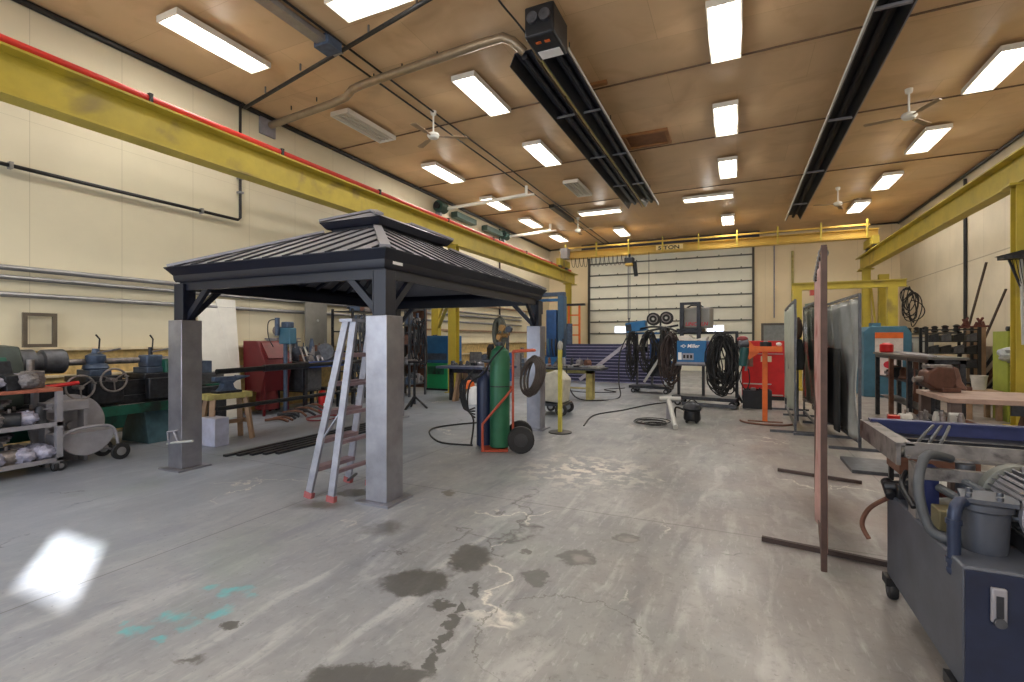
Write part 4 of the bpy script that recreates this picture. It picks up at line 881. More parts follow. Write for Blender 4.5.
rack(-8.9, -8.15, 11.0, 11.8, 2.5, (.35, .9, 1.45, 2.0, 2.45), 'tool_rack', 'tall rack with brown side panel just right of the near gazebo column', IRON, BROWNST, 7, 'greasy part on the rack with the brown side', 4)
cable_bundle('cable_tangle', 'tangle of cables and rods hanging on the rack with the brown side', -8.02, 11.2, .35, 2.2, .16, .25, 7, DARKM, 51)
cable_bundle('cable_tangle', 'tangle of cables and straps hanging behind the step ladder', -8.45, 9.5, .5, 2.2, .2, .25, 8, IRON, 52)
for i in range(7):
    o = MB().bar((-8.35, 9.1+i*.3, .02), (-8.5, 9.3+i*.3, 1.4+.2*(i%3)), .035, .02).build('leaning_bar', random.choice([GREYP, IRON, LGREY])); tag(o, 'grey steel bar leaning on the front of the tool racks', 'bar', 'bars leaning on the tool racks')
def tripod(name, lab, x, y, hgt, m=BLACK, spread=.3, head=True):
    t = thing(name, lab, 'stand', (x, y, 0)); MB().cyl((0, 0, .1), (0, 0, hgt), .03, n=10).build('post', m, t)
    for k in range(3): a = k*2*math.pi/3+.4; MB().bar((0, 0, .28), (spread*math.cos(a), spread*math.sin(a), .0), .04).build('leg', m, t)
    if head: MB().box(-.15, .15, -.05, .05, hgt, hgt+.04).build('head', m, t); MB().cyl((-.12, -.06, hgt+.06), (.12, -.06, hgt+.06), .02).build('roller', GRITTY, t)
    return t
tripod('pipe_stand', 'black three-legged pipe stand on the floor right of the near gazebo column', -6.75, 9.3, 1.05)

# ------------------------------------------------------------------ centre-left: engine units, tables, cylinder cart
t = thing('green_cabinet_unit', 'bright green box unit on the floor below the blue one', 'machine', (-8.52, 13.25, 0)); MB().box(-.42, .42, -.4, .4, .06, .85).build('body', GRNBOX, t, .02); MB().box(-.4, .4, -.38, .38, 0, .06).build('skid', BLACK, t); MB().box(-.3, .3, -.41, -.4, .5, .75).build('vent', GREEN, t)
t = thing('blue_welder_box', 'plain blue box unit stacked on the bright green one', 'machine', (-8.52, 13.25, .852)); MB().box(-.45, .45, -.42, .42, 0, .85).build('body', BLUE, t, .02); MB().box(-.4, .4, -.425, -.42, .1, .3).build('panel', DARKB, t); MB().cyl((-.3, -.1, .85), (-.3, .1, .86), .03).build('cap', BLACK, t)
t = legs_table('steel_welding_table', 'dark steel table with a bluish plate on sandy trestles, under the gazebo roof', 'table', -7.1, -5.25, 10.7, 11.7, .9, mat('bluish_plate', (96, 104, 134), .35, .5, .2, 6), DARKM, .06, .09, None, .25, .12)
for x in (-6.6, -5.7): m = MB(); m.prism([(10.75, 0), (10.95, 0), (11.1, .7), (11.3, .7), (11.45, 0), (11.65, 0), (11.4, .75), (11.0, .75)], x-.04, x+.04, 'x'); tag(m.build('sawhorse', WOOD), f"sandy wooden trestle under the bluish steel table, {'left' if x < -6 else 'right'} one", 'trestle')
t = thing('cloth_bundle', 'small orange and white bundle under the right end of the bluish table', 'bundle', (-5.9, 10.55, 0)); MB().lathe([(.16, 0), (.2, .2), (.12, .42), (.02, .45)]).build('sack', PAPER, t); MB().lathe([(.17, .3), (.12, .45), (.05, .5), (.01, .5)], (-.12, 0, .08)).build('flap', ORANGE, t)
for i in range(9):
    x = -6.9+i*.2; gadget('table_part', 'metal piece lying on the bluish steel table', 'machine part', (x, 11.3, .901), (.16, .12, .12), (random.choice(MULTI), GRITTY), 300+i, 'pieces on the bluish table', i)
for i in range(16):
    y = 12.9+i*.6; gadget('floor_machine', 'dark machinery piece standing in the row by the far left wall', 'machine part', (-8.9+.3*random.random(), y, 0), (.5, .45, .7+.7*random.random()), (random.choice([DARKM, IRON, DARKB, BLUE, GREYP]), random.choice(MULTI)), 340+i, 'machinery by the far left wall', i) if y > 14.9 else None
# cylinder cart
C = thing('cylinder_cart', 'orange-red hand truck with black wheels carrying the green gas cylinder', 'hand truck', (-3.12, 6.36, 0), R(-65))
MB().box(-.2, .2, -.26, .12, .01, .03).build('toe_plate', ORED, C)
for x in (-.18, .18):
    MB().tube([(x, -.24, .03), (x, -.24, .4), (x, .15, .86), (x, .17, .9)], .018, 8).build('side_tube', ORED, C)
    MB().tube([(x, .19, .03), (x, .19, 1.42)], .016, 8).build('back_tube', ORED, C)
MB().tube([(-.18, .19, 1.42), (-.18, .5, 1.44), (.18, .5, 1.44), (.18, .19, 1.42)], .018, 8).build('handle', ORED, C); MB().tube([(-.18, .19, .75), (.18, .19, .75)], .014, 8).build('cross_bar', ORED, C)
MB().cyl((-.25, .3, .19), (.25, .3, .19), .014).build('axle', IRON, C)
wheel(C, (.25, .3, .19), .19, .07, 'x', RUB, mat('dark_hub', (58, 58, 62), .4, .4)); wheel(C, (-.25, .3, .19), .19, .07, 'x', RUB, DARKM)
def cylinder(name, lab, x, y, r, h_, m, valve=True):
    t = thing(name, lab, 'gas cylinder', (x, y, .031)); MB().lathe([(r*.8, 0), (r, .02), (r, h_-.16), (r*.85, h_-.07), (r*.45, h_-.02), (r*.3, h_)], n=28).build('body', m, t)
    MB().lathe([(r*.3, h_), (r*.34, h_+.01), (r*.34, h_+.05), (.02, h_+.06)]).build('neck_ring', IRON, t); MB().cyl((0, 0, h_+.05), (0, 0, h_+.13), .016).build('valve', BRASS, t); MB().cyl((0, 0, h_+.13), (0, 0, h_+.15), .04).build('hand_knob', BRASS, t); return t
g = cylinder('gas_cylinder', 'tall green gas cylinder on the orange-red hand truck', -3.13, 6.38, .145, 1.47, GREENC)
MB().lathe([(.1453, .88), (.1458, .885), (.1458, .89), (.1453, .895)], n=28).build('seam', DARKM, g)
b2 = cylinder('gas_cylinder', 'dark blue gas cylinder left of the green one on the hand truck', -3.43, 6.5, .13, 1.12, BLUEC); b2.location.z = 0
rg = thing('gas_regulator', 'brass regulator with round gauges on top of the green cylinder', 'regulator', (-3.1, 6.36, 1.6))
MB().cyl((-.06, 0, .05), (.1, 0, .05), .03).build('body', BRASS, rg)
for k, (x, z) in enumerate(((.02, .16), (.13, .14))): MB().cyl((x, -.03, z), (x, .02, z), .048).build('gauge', DARKM if k else BRASS, rg); MB().cyl((x, 0, .05), (x, 0, z-.04), .012).build('gauge_stem', BRASS, rg)
MB().cyl((.02, -.08, .02), (.02, -.14, .02), .035).build('adjusting_knob', BRASS, rg)
rg2 = thing('gas_regulator', 'dark regulator above the blue cylinder', 'regulator', (-3.36, 6.38, 1.24)); MB().cyl((-.06, 0, .04), (.09, 0, .04), .03).build('body', IRON, rg2); MB().cyl((0, -.05, .1), (0, 0, .1), .04).build('gauge', DARKM, rg2)
m = MB()
for k in range(9): m.tube([(-2.82+.03*k*math.cos(k), 6.53+.012*k, 1.02+.0*k)]*0+[(-2.78+(.12+.015*(k%4))*math.cos(a)+.008*k+.03*math.sin(a), 6.62+.014*k, 1.05+(.22+.02*(k%5))*math.sin(a)+.04*math.cos(a)) for a in [2*math.pi*i/26 for i in range(26)]], .015, 6, True)
tag(m.build('hose_coil', mat('brown_black_hose', (74, 66, 62), .5, 0, .3, 12)), 'coil of dark hose hung on the right of the hand truck', 'hose')
m = MB()
for k in range(2): m.tube([(-3.42+.02*k+(.065+.012*k)*math.cos(a), 6.9+.05*k, 1.7+(.2+.02*k)*math.sin(a)) for a in [2*math.pi*i/24 for i in range(24)]], .035, 8, True)
tag(m.build('thick_hose_loop', mat('grey_green_hose', (84, 86, 78), .6, 0, .2, 9)), 'thick grey hose loop standing behind the green cylinder top', 'hose')
tag(MB().tube(smooth_path([(-3.0, 6.24, 1.5), (-3.15, 6.15, 1.3), (-3.3, 6.2, 1.1), (-3.55, 6.25, .95), (-3.62, 6.3, .6), (-3.52, 6.3, .4), (-3.56, 6.3, .05)]), .014, 6).build('gas_hose', RUB), 'black gas hose crossing the green cylinder down to the floor', 'hose')
m = MB()
for k in range(4): m.tube(smooth_path([(-3.6-.02*k, 6.45, 1.15-.05*k), (-3.72-.03*k, 6.4, .9), (-3.68-.02*k, 6.4, .55), (-3.56, 6.42, .42+.05*k)]), .013, 6)
tag(m.build('hose_bundle', RUB), 'bundle of black hoses hanging left of the blue cylinder', 'hose')
tag(MB().tube(smooth_path([(-3.55, 6.32, .03), (-4.2, 6.4, .015), (-4.9, 7.3, .015), (-4.4, 8.2, .015), (-3.9, 8.0, .015)], 8), .014, 6).build('floor_hose', RUB), 'black hose looping over the floor left of the hand truck', 'hose')
tag(MB().tube(smooth_path([(-5.1, 9.6, .02), (-5.0, 9.4, .6), (-4.7, 9.4, .95), (-4.55, 9.6, 1.0)]), .02, 6).build('black_rod', BLACK), 'black bent rod standing between bluish table and hand truck', 'rod')
t = thing('angle_grinder', 'dark power tool on the bluish table end beside the cylinders', 'power tool', (-5.0, 9.9, 0)); MB().cyl((-.1, 0, .93), (.35, .1, 1.15), .04).build('body', BLACK, t); MB().cyl((.1, .03, 0), (.1, .03, 1.0), .03).build('stand_post', BLACK, t); MB().box(-.1, .3, -.15, .2, 0, .02).build('stand_base', BLACK, t)
# yellow floor stand
t = thing('yellow_stand', 'slim yellow post stand with a rounded pad on top, right gazebo column', 'stand', (-2.75, 7.95, 0)); MB().box(-.03, .03, -.03, .03, .01, 1.42).build('post', mat('yellow_green_paint', (206, 196, 84), .5), t); MB().cyl((0, 0, 0), (0, 0, .015), .2, n=28).build('base_disc', BLACK, t); MB().ball((0, 0, 1.48), (.05, .05, .09)).build('pad', LGREY, t)
# canvas cart by right column
t = thing('small_cart', 'small cart with pale canvas sack and black wheels right of the far gazebo column', 'cart', (-3.55, 9.9, 0)); MB().prism([(-.25, .3), (.25, .25), (.3, .75), (.1, .95), (-.2, .85)], -.25, .25, 'y').build('sack', mat('pale_canvas', (186, 182, 166), .7, 0, .2, 7), t, .03); MB().box(-.3, .3, -.3, .3, .2, .25).build('deck', DARKM, t); wheel(t, (.25, -.3, .13), .13, .06, 'y'); wheel(t, (-.2, -.3, .1), .1, .05, 'y'); wheel(t, (.2, .32, .13), .13, .06, 'y'); wheel(t, (-.2, .32, .1), .1, .05, 'y'); MB().tube([(-.28, 0, .25), (-.35, 0, 1.0)], .018).build('push_handle', BLACK, t)
# table two
t = legs_table('assembly_table', 'dark steel table covered in bright offcuts right of the gazebo', 'table', -5.3, -3.15, 12.2, 13.1, .84, DARKM, WOODY, .05, .16, .3, .3, .1)
for i in range(24):
    x = -5.2+1.95*random.random(); yy = (12.3 if i%2 else 12.68)+.3*random.random(); o = MB().bar((0, 0, 0), (.12+.2*random.random(), .05, .02), .05, .03).build('metal_offcut', random.choice([GRITTY, LGREY, ALU, DARKM])); o.location = (x, yy, .855+.015*(i%4)); o.rotation_euler = (0, 0, i); tag(o, 'bright metal offcut on the dark table, '+('near' if i%2 else 'far')+' half', 'metal piece', 'offcuts on the dark table')
for i in range(8): gadget('table_tool', 'small dark tool standing on the table right of the gazebo', 'tool', (-5.2+.22*i, 12.85, .841), (.14, .12, .25), (random.choice(MULTI), GRITTY), 420+i, 'tools on the dark table', i)
# blue press
P_ = thing('hydraulic_press', 'tall blue hydraulic machine with two side frames, left of the big door', 'press', (-6.45, 18.4, 0))
MB().box(-.6, .6, -.4, .4, 0, .9).build('base', BLUE, P_, .02); MB().box(-.42, .0, -.25, .25, .9, 2.75).build('body', mat('mid_blue_machine', (44, 84, 138), .4, .15, .2, 5), P_, .03); MB().box(.05, .3, -.2, .2, .9, 3.3).build('frame', mat('dull_blue_frame', (58, 88, 118), .5, .1, .2, 5), P_, .02)
MB().box(-.9, .3, -.12, .12, 3.3, 3.45).build('top_arm', DARKB, P_, .01); MB().box(-.9, .05, -.1, .1, 3.1, 3.2).build('second_arm', BLUE, P_, .01); MB().cyl((-.75, 0, 2.6), (-.75, 0, 3.1), .1).build('ram', IRON, P_); MB().cyl((.5, -.1, .9), (.5, -.1, 2.2), .12).build('cylinder', DARKB, P_); MB().cyl((-.9, -.1, .9), (-.9, -.1, 2.0), .1).build('cylinder', BLUE, P_)
for i in range(5): MB().tube(smooth_path([(-.3+.15*i, -.3, 1.6), (-.25+.15*i, -.45, 1.3), (-.2+.12*i, -.35, .95)]), .025, 6).build('hydraulic_hose', random.choice([RUB, LGREY, TEAL]), P_)
for i in range(8): gadget('machine_unit', 'dark machinery crowding around the blue press', 'machine part', (-9.2+.62*i, 16.9, 0) if i < 3 else (-5.6+.8*(i-3), 19.7, 0), (.36, .36, 1.0+.4*(i%3)), (random.choice([DARKB, DARKM, BLUE]), IRON), 460+i, 'machinery around the blue press', i)
t = thing('orange_ladder_frame', 'rusty orange ladder-like frame behind the blue press', 'frame', (-6.7, 21.3, 0))
for x in (-.25, .25): MB().box(x-.04, x+.04, -.04, .04, 0, 3.1).build('upright', ORANGE, t)
for k in range(6): MB().box(-.21, .21, -.03, .03, .4+k*.45, .46+k*.45).build('rung', ORANGE, t)
MB().box(-.5, .5, -.1, .1, 3.101, 3.2).build('top_beam', BLACK, t)
# striped louvre panel
t = thing('louvred_panel', 'wide dark blue ribbed metal panel leaning in front of the big door', 'panel', (-4.0, 17.3, 0))
m = MB(); m.box(-1.75, 1.75, 0, .03, .05, 1.42); m.build('sheet', STRIPE, t)
m = MB()
for k in range(12): m.box(-1.75, 1.75, -.04, 0, .06+k*.114, .085+k*.114)
m.build('ribs', mat('light_rib', (130, 128, 158), .35, .4), t)
MB().bar((-1.2, -.09, .12), (.45, -.07, 1.4), .12, .04, up=(0,1,0)).build('diagonal_bar', mat('lilac_grey_steel', (172, 166, 178), .4, .5), t)
for x in (-1.4, 1.4): MB().bar((x, .03, 1.2), (x, .6, 0), .05).build('prop', DARKM, t)
# ------------------------------------------------------------------ welding carts
WB = mat('welder_blue', (30, 100, 152), .35, .1, .12, 4)
# right-hand cart
K = thing('welding_cart', 'black wheeled cart frame carrying the blue lettered welder', 'cart', (-.65, 12.55, 0), R(-10))
MB().box(-.75, .7, -.3, .3, .16, .24).build('deck', DARKM, K, .01); MB().box(-.5, .7, -.32, -.26, .02, .1).build('base_bar', IRON, K)
for x in (-.66, -.08, .66): MB().box(x-.03, x+.03, -.03, .03, .24, 1.0 if x < 0 else 1.75).build('upright', BLACK, K)
MB().box(-.69, .05, -.25, .25, .96, 1.0).build('tray', IRON, K); MB().box(-.69, .69, -.02, .02, 1.72, 1.78).build('top_bar', BLACK, K)
for x in (-.62, .6):
    for y in (-.24, .24): wheel(K, (x, y, .08), .08, .05, 'y', name='wheel')
t = thing('welder', 'blue welding machine with white lettering on the black cart', 'welding machine', (-.95, 12.62, 1.0), R(-10))
MB().box(-.34, .34, -.25, .25, 0, .56).build('case', WB, t, .02); MB().box(-.34, .34, -.255, -.25, .0, .05).build('lower_strip', GREYP, t)
MB().tube([(-.24, -.258, .43), (-.17, -.258, .46), (-.12, -.258, .43), (-.17, -.258, .40)], .012, 6, True).build('emblem', LETW, t)
text('lettering', 'Miller', .12, LETW, t, (.05, -.256, .43), (R(90), 0, 0), shear=.2)
MB().box(-.3, -.22, -.262, -.25, .1, .28).build('label', PAPER, t); MB().box(-.2, .06, -.262, -.25, .1, .26).build('label', mat('grey_label', (150, 150, 160), .5), t)
for k in range(3): MB().box(-.18+.08*k, -.13+.08*k, -.264, -.262, .14, .22).build('label_mark', LETTER, t)
t = thing('paper_stack', 'white plates and papers lying on the blue lettered welder', 'papers', (-.95, 12.55, 1.565), R(-5)); m = MB()
m.prism([(-.3, 0), (.3, 0), (.34, .1), (.05, .02), (-.1, .13), (-.32, .1)], -.2, .2, 'y'); m.build('sheets', mat('creamy_sheet', (220, 214, 206), .5), t)
t = thing('suitcase_feeder', 'grey wire feeder case with red lettering, above the blue welder', 'wire feeder', (-.9, 12.75, 1.86), R(-10))
MB().box(-.36, .36, -.2, .2, 0, .5).build('case', mat('warm_grey_case', (134, 132, 126), .5, .1, .08, 5), t, .03); text('lettering', 'LINCOLN', .12, LETR, t, (.05, -.205, .1), (R(90), 0, 0), shear=.2)
for y in (-.1,): MB().tube([(-.2, y, .5), (-.1, y, .56), (.1, y, .56), (.2, y, .5)], .02, 8).build('handle', BLACK, t)
t = thing('roll_cage', 'black U-shaped bar frame standing over the grey feeder case', 'frame', (-.98, 12.42, 1.5), R(-10)); m = MB(); m.box(-.27, -.19, -.04, .04, .0, .92); m.box(.12, .2, -.04, .04, .0, .92); m.box(-.27, .2, -.04, .04, .92, .98); m.build('bars', DARKM, t)
MB().box(-.35, .25, -.04, .25, .26, .35).build('shelf', DARKM, t)
cable_bundle('cable_bundle', 'thick bundle of black welding cables hanging on the right side of the cart', -.3, 12.12, .32, 1.74, .34, .12, 44, RUB, 5)
cable_bundle('cable_bundle', 'brown-black cable loops hanging left of the blue lettered welder', -1.5, 12.78, .35, 1.78, .26, .15, 20, mat('brown_rubber', (58, 46, 44), .6, 0, .3, 9), 6)
t = thing('wire_spool_motor', 'dark motor unit on the right shoulder of the welding cart', 'motor', (.18, 12.3, 1.18)); MB().cyl((-.1, 0, .2), (.18, .1, .16), .13, .1).build('body', DARKM, t, .01); MB().box(-.1, .15, -.08, .1, -.2, .1).build('bracket', BROWNST, t); MB().cyl((.0, -.1, -.3), (.05, -.1, .1), .03).build('pipe', GRITTY, t)
# left-hand cart
K = thing('wire_feeder_cart', 'second welding cart with blue wire feeder and black spools, left of the lettered welder', 'cart', (-2.3, 15.0, 0), R(-5))
MB().box(-.62, .55, -.3, .3, .14, .22).build('deck', DARKM, K, .01)
for x in (-.5, .45):
    for y in (-.24, .24): wheel(K, (x, y, .07), .07, .05, 'y')
for x in (-.45, .0, .5): MB().box(x-.03, x+.03, -.03, .03, .22, 1.75).build('upright', IRON, K)
MB().box(-.5, .55, -.03, .03, 1.75, 1.8).build('top_bar', BLUE, K)
MB().box(-.02, .32, -.2, .1, .85, 1.62).build('power_unit', mat('mid_blue_machine', (44, 84, 138)), K, .02); MB().box(-.1, .5, -.2, .2, .5, .85).build('storage_box', DARKM, K)
MB().box(.37, .44, -.06, .0, 1.2, 1.9).build('pale_tube', LGREY, K)
t = thing('wire_feeder', 'blue tilted wire feeder on top of the left welding cart', 'wire feeder', (-2.72, 14.95, 1.82), 0, None, (0, R(-8), R(-5))); MB().box(-.3, .3, -.15, .15, 0, .3).build('case', WB, t, .02); MB().box(-.29, -.12, -.155, -.15, .05, .25).build('panel', DARKM, t)
t = thing('wire_spools', 'pair of black wire spools above the left welding cart', 'spool', (-2.05, 14.95, 2.05))
for k in range(2):
    x = -.2+.36*k; MB().lathe([(.1, -.08), (.19, -.08), (.19, -.06), (.13, -.05), (.13, .05), (.19, .06), (.19, .08), (.1, .08)], (x, .1*k, .14+.03*k), 'y', 24).build('spool', RUB, t); MB().tube([(x+.12*math.cos(q), .1*k-.1, .14+.03*k+.12*math.sin(q)) for q in [2*math.pi*i/20 for i in range(20)]], .018, 6, True).build('spool_ring', GRITTY, t); MB().cyl((x, .1*k-.12, .14+.03*k), (x, .1*k-.08, .14+.03*k), .04).build('spool_hub', LGREY, t)
MB().bar((-.3, .0, -.2), (.5, 0, -.05), .06).build('boom', BLACK, t); MB().bar((0, 0, -.3), (0, 0, .1), .05).build('post', BLACK, t)
t = thing('white_jug', 'white jug hanging on the left welding cart', 'jug', (-2.52, 14.72, 1.35)); MB().lathe([(.08, 0), (.12, .03), (.12, .2), (.06, .28), (.04, .33)]).build('body', WHITE, t); MB().lathe([(.13, -.12), (.13, .02), (.02, .03)]).build('lower_filter', DARKM, t); MB().cyl((0, 0, -.45), (0, 0, -.12), .02).build('stem', GRITTY, t)
cable_bundle('cable_bundle', 'black cables draped over the left end of the left welding cart', -2.86, 14.85, .3, 1.85, .17, .1, 12, RUB, 8)
cable_bundle('cable_bundle', 'dark cables and hoses hanging at the right end of the left welding cart', -1.9, 14.7, .4, 1.7, .2, .1, 12, RUB, 9)
cable_bundle('cable_bundle', 'black tangle of hoses draped across the middle of the left welding cart', -2.35, 14.6, .55, 1.85, .3, .1, 14, RUB, 31)
cable_bundle('cable_bundle', 'dark cables sagging between the two welding carts', -1.72, 13.6, .5, 1.93, .2, .2, 12, RUB, 33)
tag(MB().tube(smooth_path([(-2.6, 14.8, 1.9), (-2.2, 14.3, 1.95), (-1.7, 13.6, 1.9), (-1.4, 13.0, 1.8)], 6), .03, 8).build('cable_boom', BLACK), 'black cable arm reaching from the wire feeder to the lettered welder', 'cable')
tag(MB().bar((-2.45, 14.5, .35), (-2.05, 14.55, 1.0), .07).build('grey_strut', LGREY), 'pale grey strut leaning on the left welding cart', 'strut')
t = thing('floor_vacuum', 'small black machine sitting on the floor before the lettered welder', 'machine', (-.78, 9.95, 0)); t.scale = (.72, .72, .8); MB().lathe([(.2, .06), (.22, .1), (.2, .28), (.14, .3)]).build('tank', BLACK, t); MB().lathe([(.22, .3), (.24, .34), (.2, .42), (.08, .5)]).build('head', DARKM, t)
MB().tube(smooth_path([(-.15, 0, .45), (0, 0, .56), (.15, 0, .45)]), .02, 8).build('handle', BLACK, t); MB().tube(smooth_path([(-.2, -.05, .3), (-.4, -.1, .35), (-.42, -.1, .1)]), .025, 8).build('hose', RUB, t)
for k in range(4): a = k*math.pi/2+.7; MB().ball((.17*math.cos(a), .17*math.sin(a), .035), .035).build('caster', RUB, t)
t = thing('pipe_prop', 'pale steel pipe with a T-head lying towards the viewer by the black machine', 'pipe', (0, 0, 0)); MB().cyl((-.98, 9.0, .05), (-1.24, 10.2, .38), .045, n=14).build('pipe', LGREY, t); MB().cyl((-1.42, 10.15, .4), (-1.02, 10.28, .4), .05, n=14).build('t_head', LGREY, t); MB().box(-1.28, -1.18, 10.15, 10.25, 0, .36).build('foot', GREYP, t)
m = MB()
for k in range(7): m.tube([(-1.42+.05*math.sin(k)+(.14+.03*k)*math.cos(a), 9.35+.04*math.cos(2*k)+(.14+.035*k)*math.sin(a), .015+.01*k) for a in [2*math.pi*i/22 for i in range(22)]], .008, 5, True)
tag(m.build('cable_coil', RUB), 'loose tangle of thin black cable on the floor left of the pale pipe', 'cable')
tag(MB().tube(smooth_path([(-2.55, 8.7, .012), (-2.7, 10.0, .012), (-2.3, 11.0, .012), (-1.9, 12.2, .012), (-1.4, 13.0, .012)], 8), .014, 6).build('floor_cable', RUB), 'black cable running over the floor from the yellow stand to the carts', 'cable')
tag(MB().tube(smooth_path([(-3.3, 15.9, .012), (-3.8, 15.2, .012), (-3.3, 14.6, .012), (-4.2, 14.2, .012), (-4.9, 14.6, .012)], 8), .014, 6).build('floor_cable', RUB), 'black cable lying in bends before the dark ribbed panel', 'cable')
tag(MB().tube(smooth_path([(-4.0, 12.1, .9), (-3.95, 12.0, .5), (-3.7, 12.0, .1), (-3.2, 12.4, .02), (-2.9, 13.3, .02), (-3.05, 13.9, .4), (-3.1, 14.3, 1.2), (-2.9, 14.8, 1.85)], 8), .018, 6).build('hanging_cable', RUB), 'black cable drooping from the table to the left welding cart', 'cable')
# orange stand with grinder
S = thing('orange_stand', 'orange steel work stand with tray top and curved base', 'stand', (.49, 10.6, 0)); MB().box(-.045, .045, -.04, .04, .02, 1.36).build('post', ORANGE, S, .005); MB().box(-.28, .28, -.22, .22, 1.36, 1.4).build('tray', ORANGE, S); ring(MB(), .28, .22, .015, 1.4, 1.46).build('tray_rim', ORANGE, S)
MB().prism([(-.28, 1.2), (-.1, 1.34), (-.28, 1.58), (-.36, 1.58), (-.36, 1.3)], -.15, .15, 'y').build('tool_holder', ORANGE, S)
MB().tube([(.02+.45*math.cos(a), .35*math.sin(a)-.1, .02) for a in [math.pi+math.pi*i/16 for i in range(17)]], .018, 8).build('base_hoop', BROWNST, S); MB().box(-.3, .3, -.04, .04, 0, .02).build('base_bar', BROWNST, S)
t = thing('angle_grinder', 'dark green grinder hanging on the left side of the orange stand', 'grinder', (.1, 10.45, 1.08)); MB().cyl((0, 0, .0), (.04, 0, .36), .07, .085).build('body', mat('dark_teal_tool', (24, 72, 72), .4), t, .01); MB().cyl((-.06, -.02, .42), (.1, 0, .44), .08).build('head', IRON, t); MB().ball((0, 0, .52), (.1, .06, .06)).build('guard', mat('dull_red_guard', (130, 50, 52), .5), t); MB().tube(smooth_path([(0, 0, 0), (-.05, 0, -.25), (.05, 0, -.45), (.12, 0, -.3), (.1, 0, -.05)]), .012, 6).build('cord', RUB, t)
t = thing('tape_reel', 'dark round reel lying on the orange stand tray', 'reel', (.5, 10.5, 1.402)); MB().lathe([(.04, 0), (.1, .0), (.1, .14), (.04, .14)]).build('reel', RUB, t); MB().lathe([(.035, .02), (.04, .15), (.02, .16)]).build('core', GRITTY, t)
t = thing('steel_clamp', 'small white and black clamp on the right of the orange tray', 'clamp', (.7, 10.5, 1.402)); MB().box(-.08, .04, -.05, .05, 0, .06).build('jaw', BLACK, t); MB().ball((.02, 0, .1), (.05, .04, .035)).build('grip', WHITE, t)
# red tool chest, crate
t = thing('red_tool_chest', 'tall red tool chest by the back, behind the orange stand', 'tool chest', (.62, 14.75, 0)); MB().box(-.5, .5, -.3, .3, .1, 1.55).build('body', RED, t, .01); MB().box(-.5, .5, -.3, .3, 0, .1).build('plinth', BLACK, t); MB().box(-.47, .47, -.315, -.3, .12, .15).build('trim_strip', LGREY, t); MB().box(-.47, .2, -.315, -.3, .4, .43).build('trim_strip', LGREY, t); MB().box(-.05, .2, -.318, -.3, 1.0, 1.15).build('label', mat('creamy_label', (206, 190, 160), .5), t); MB().box(-.47, .47, -.32, -.3, 1.2, 1.22).build('drawer_handle', GREYP, t)
t = thing('black_crate', 'black open crate of scrap on the floor by the red tool chest', 'crate', (.42, 12.75, 0)); m = MB(); ring(m, .3, .25, .03, .02, .42); m.box(-.3, .3, -.25, .25, 0, .02); m.build('crate', BLACK, t)
MB().bar((-.3, -.1, .1), (-.7, .1, .85), .04).build('lever', DARKM, t); 
for i in range(4): gadget('scrap_piece', 'scrap piece inside the black crate', 'scrap', (.25+.11*i, 12.75, .021), (.09, .12, .45), (GRITTY, DARKM), 700+i, 'scrap in the black crate', i)
# ------------------------------------------------------------------ welding screens
def screen(name, lab, x, y0, y1, z1, cm, fm, zb=.25, wav=.03, feet=True, x1=None, seed=0):
    """upright curtain in a tube frame, running along the hall"""
    x1 = x if x1 is None else x1; t = thing(name, lab, 'welding screen', (x, y0, 0)); L = y1-y0; dx = x1-x
    m = MB(); m.bar((0, 0, .03), (0, 0, z1), .035); m.bar((dx, L, .03), (dx, L, z1), .035); m.bar((0, 0, z1), (dx, L, z1), .035); m.bar((0, 0, .12), (dx, L, .12), .035); m.build('frame', fm, t)
    rnd = random.Random(seed); ph = rnd.random()*6
    def fn(a, b):
        w = wav*math.sin(a*9+ph+math.sin(b*5))*(.4+b)*.8+wav*.6*math.sin(a*23+b*7)
        return (dx*a+w, .03+(L-.06)*a, z1-.04-(z1-.04-zb)*b+.02*math.sin(a*12)*(b > .98))
    MB().grid(fn, 34, 24).build('curtain', cm, t, solid=.006)
    if feet:
        for yy, xx in ((0, 0), (L, dx)): MB().bar((xx-.38, yy, .02), (xx+.45, yy, .02), .04, .04).build('foot', fm, t)
    for k in range(8): a = (k+.5)/8; MB().tube([(dx*a+.03*math.cos(q), L*a, z1-.02+.03*math.sin(q)) for q in [2*math.pi*i/10 for i in range(10)]], .005, 5, True).build('ring', GALV, t)
    return t
screen('welding_screen', 'nearest tall rusty-framed screen with faded pink curtain, seen nearly edge-on', .535, 3.89, 5.85, 2.22, PINK, mat('dark_brown_frame', (84, 64, 58), .6, .2, .3, 7), .12, .02, False, .74, 3)
for (xa, ya, xb, yb, lab) in ((.18, 4.35, .98, 4.22, 'nearer rusty bar lying on the floor across the foot of the pink screen'), (.45, 6.72, 1.25, 6.5, 'farther rusty bar lying on the floor across behind the pink screen')):
    tag(MB().bar((xa, ya, .02), (xb, yb, .02), .035, .035).build('floor_bar', mat('dark_rust', (66, 52, 48), .6, .2, .3, 8)), lab, 'bar')
screen('welding_screen', 'pale grey-green curtain screen next to the orange stand', .90, 9.55, 12.6, 2.26, VINYLP, IRON, .3, .03, True, 1.0, 4)
screen('welding_screen', 'dark green curtain screen between the pale one and the pink one', 1.24, 9.4, 11.7, 2.24, VINYLD, IRON, .35, .02, True, 1.26, 5)
screen('welding_screen', 'glossy grey vinyl screen on the right of the group, creased', 1.60, 8.45, 10.8, 2.24, VINYL, IRON, .12, .03, True, 1.52, 6)
tag(MB().grid(lambda a, b: (1.45-.03*math.sin(a*8), 9.0+1.3*a, 1.45-1.3*b), 10, 10).build('black_blanket', LEATH, None, solid=.01), 'black blanket hung low on the grey vinyl screen', 'blanket')
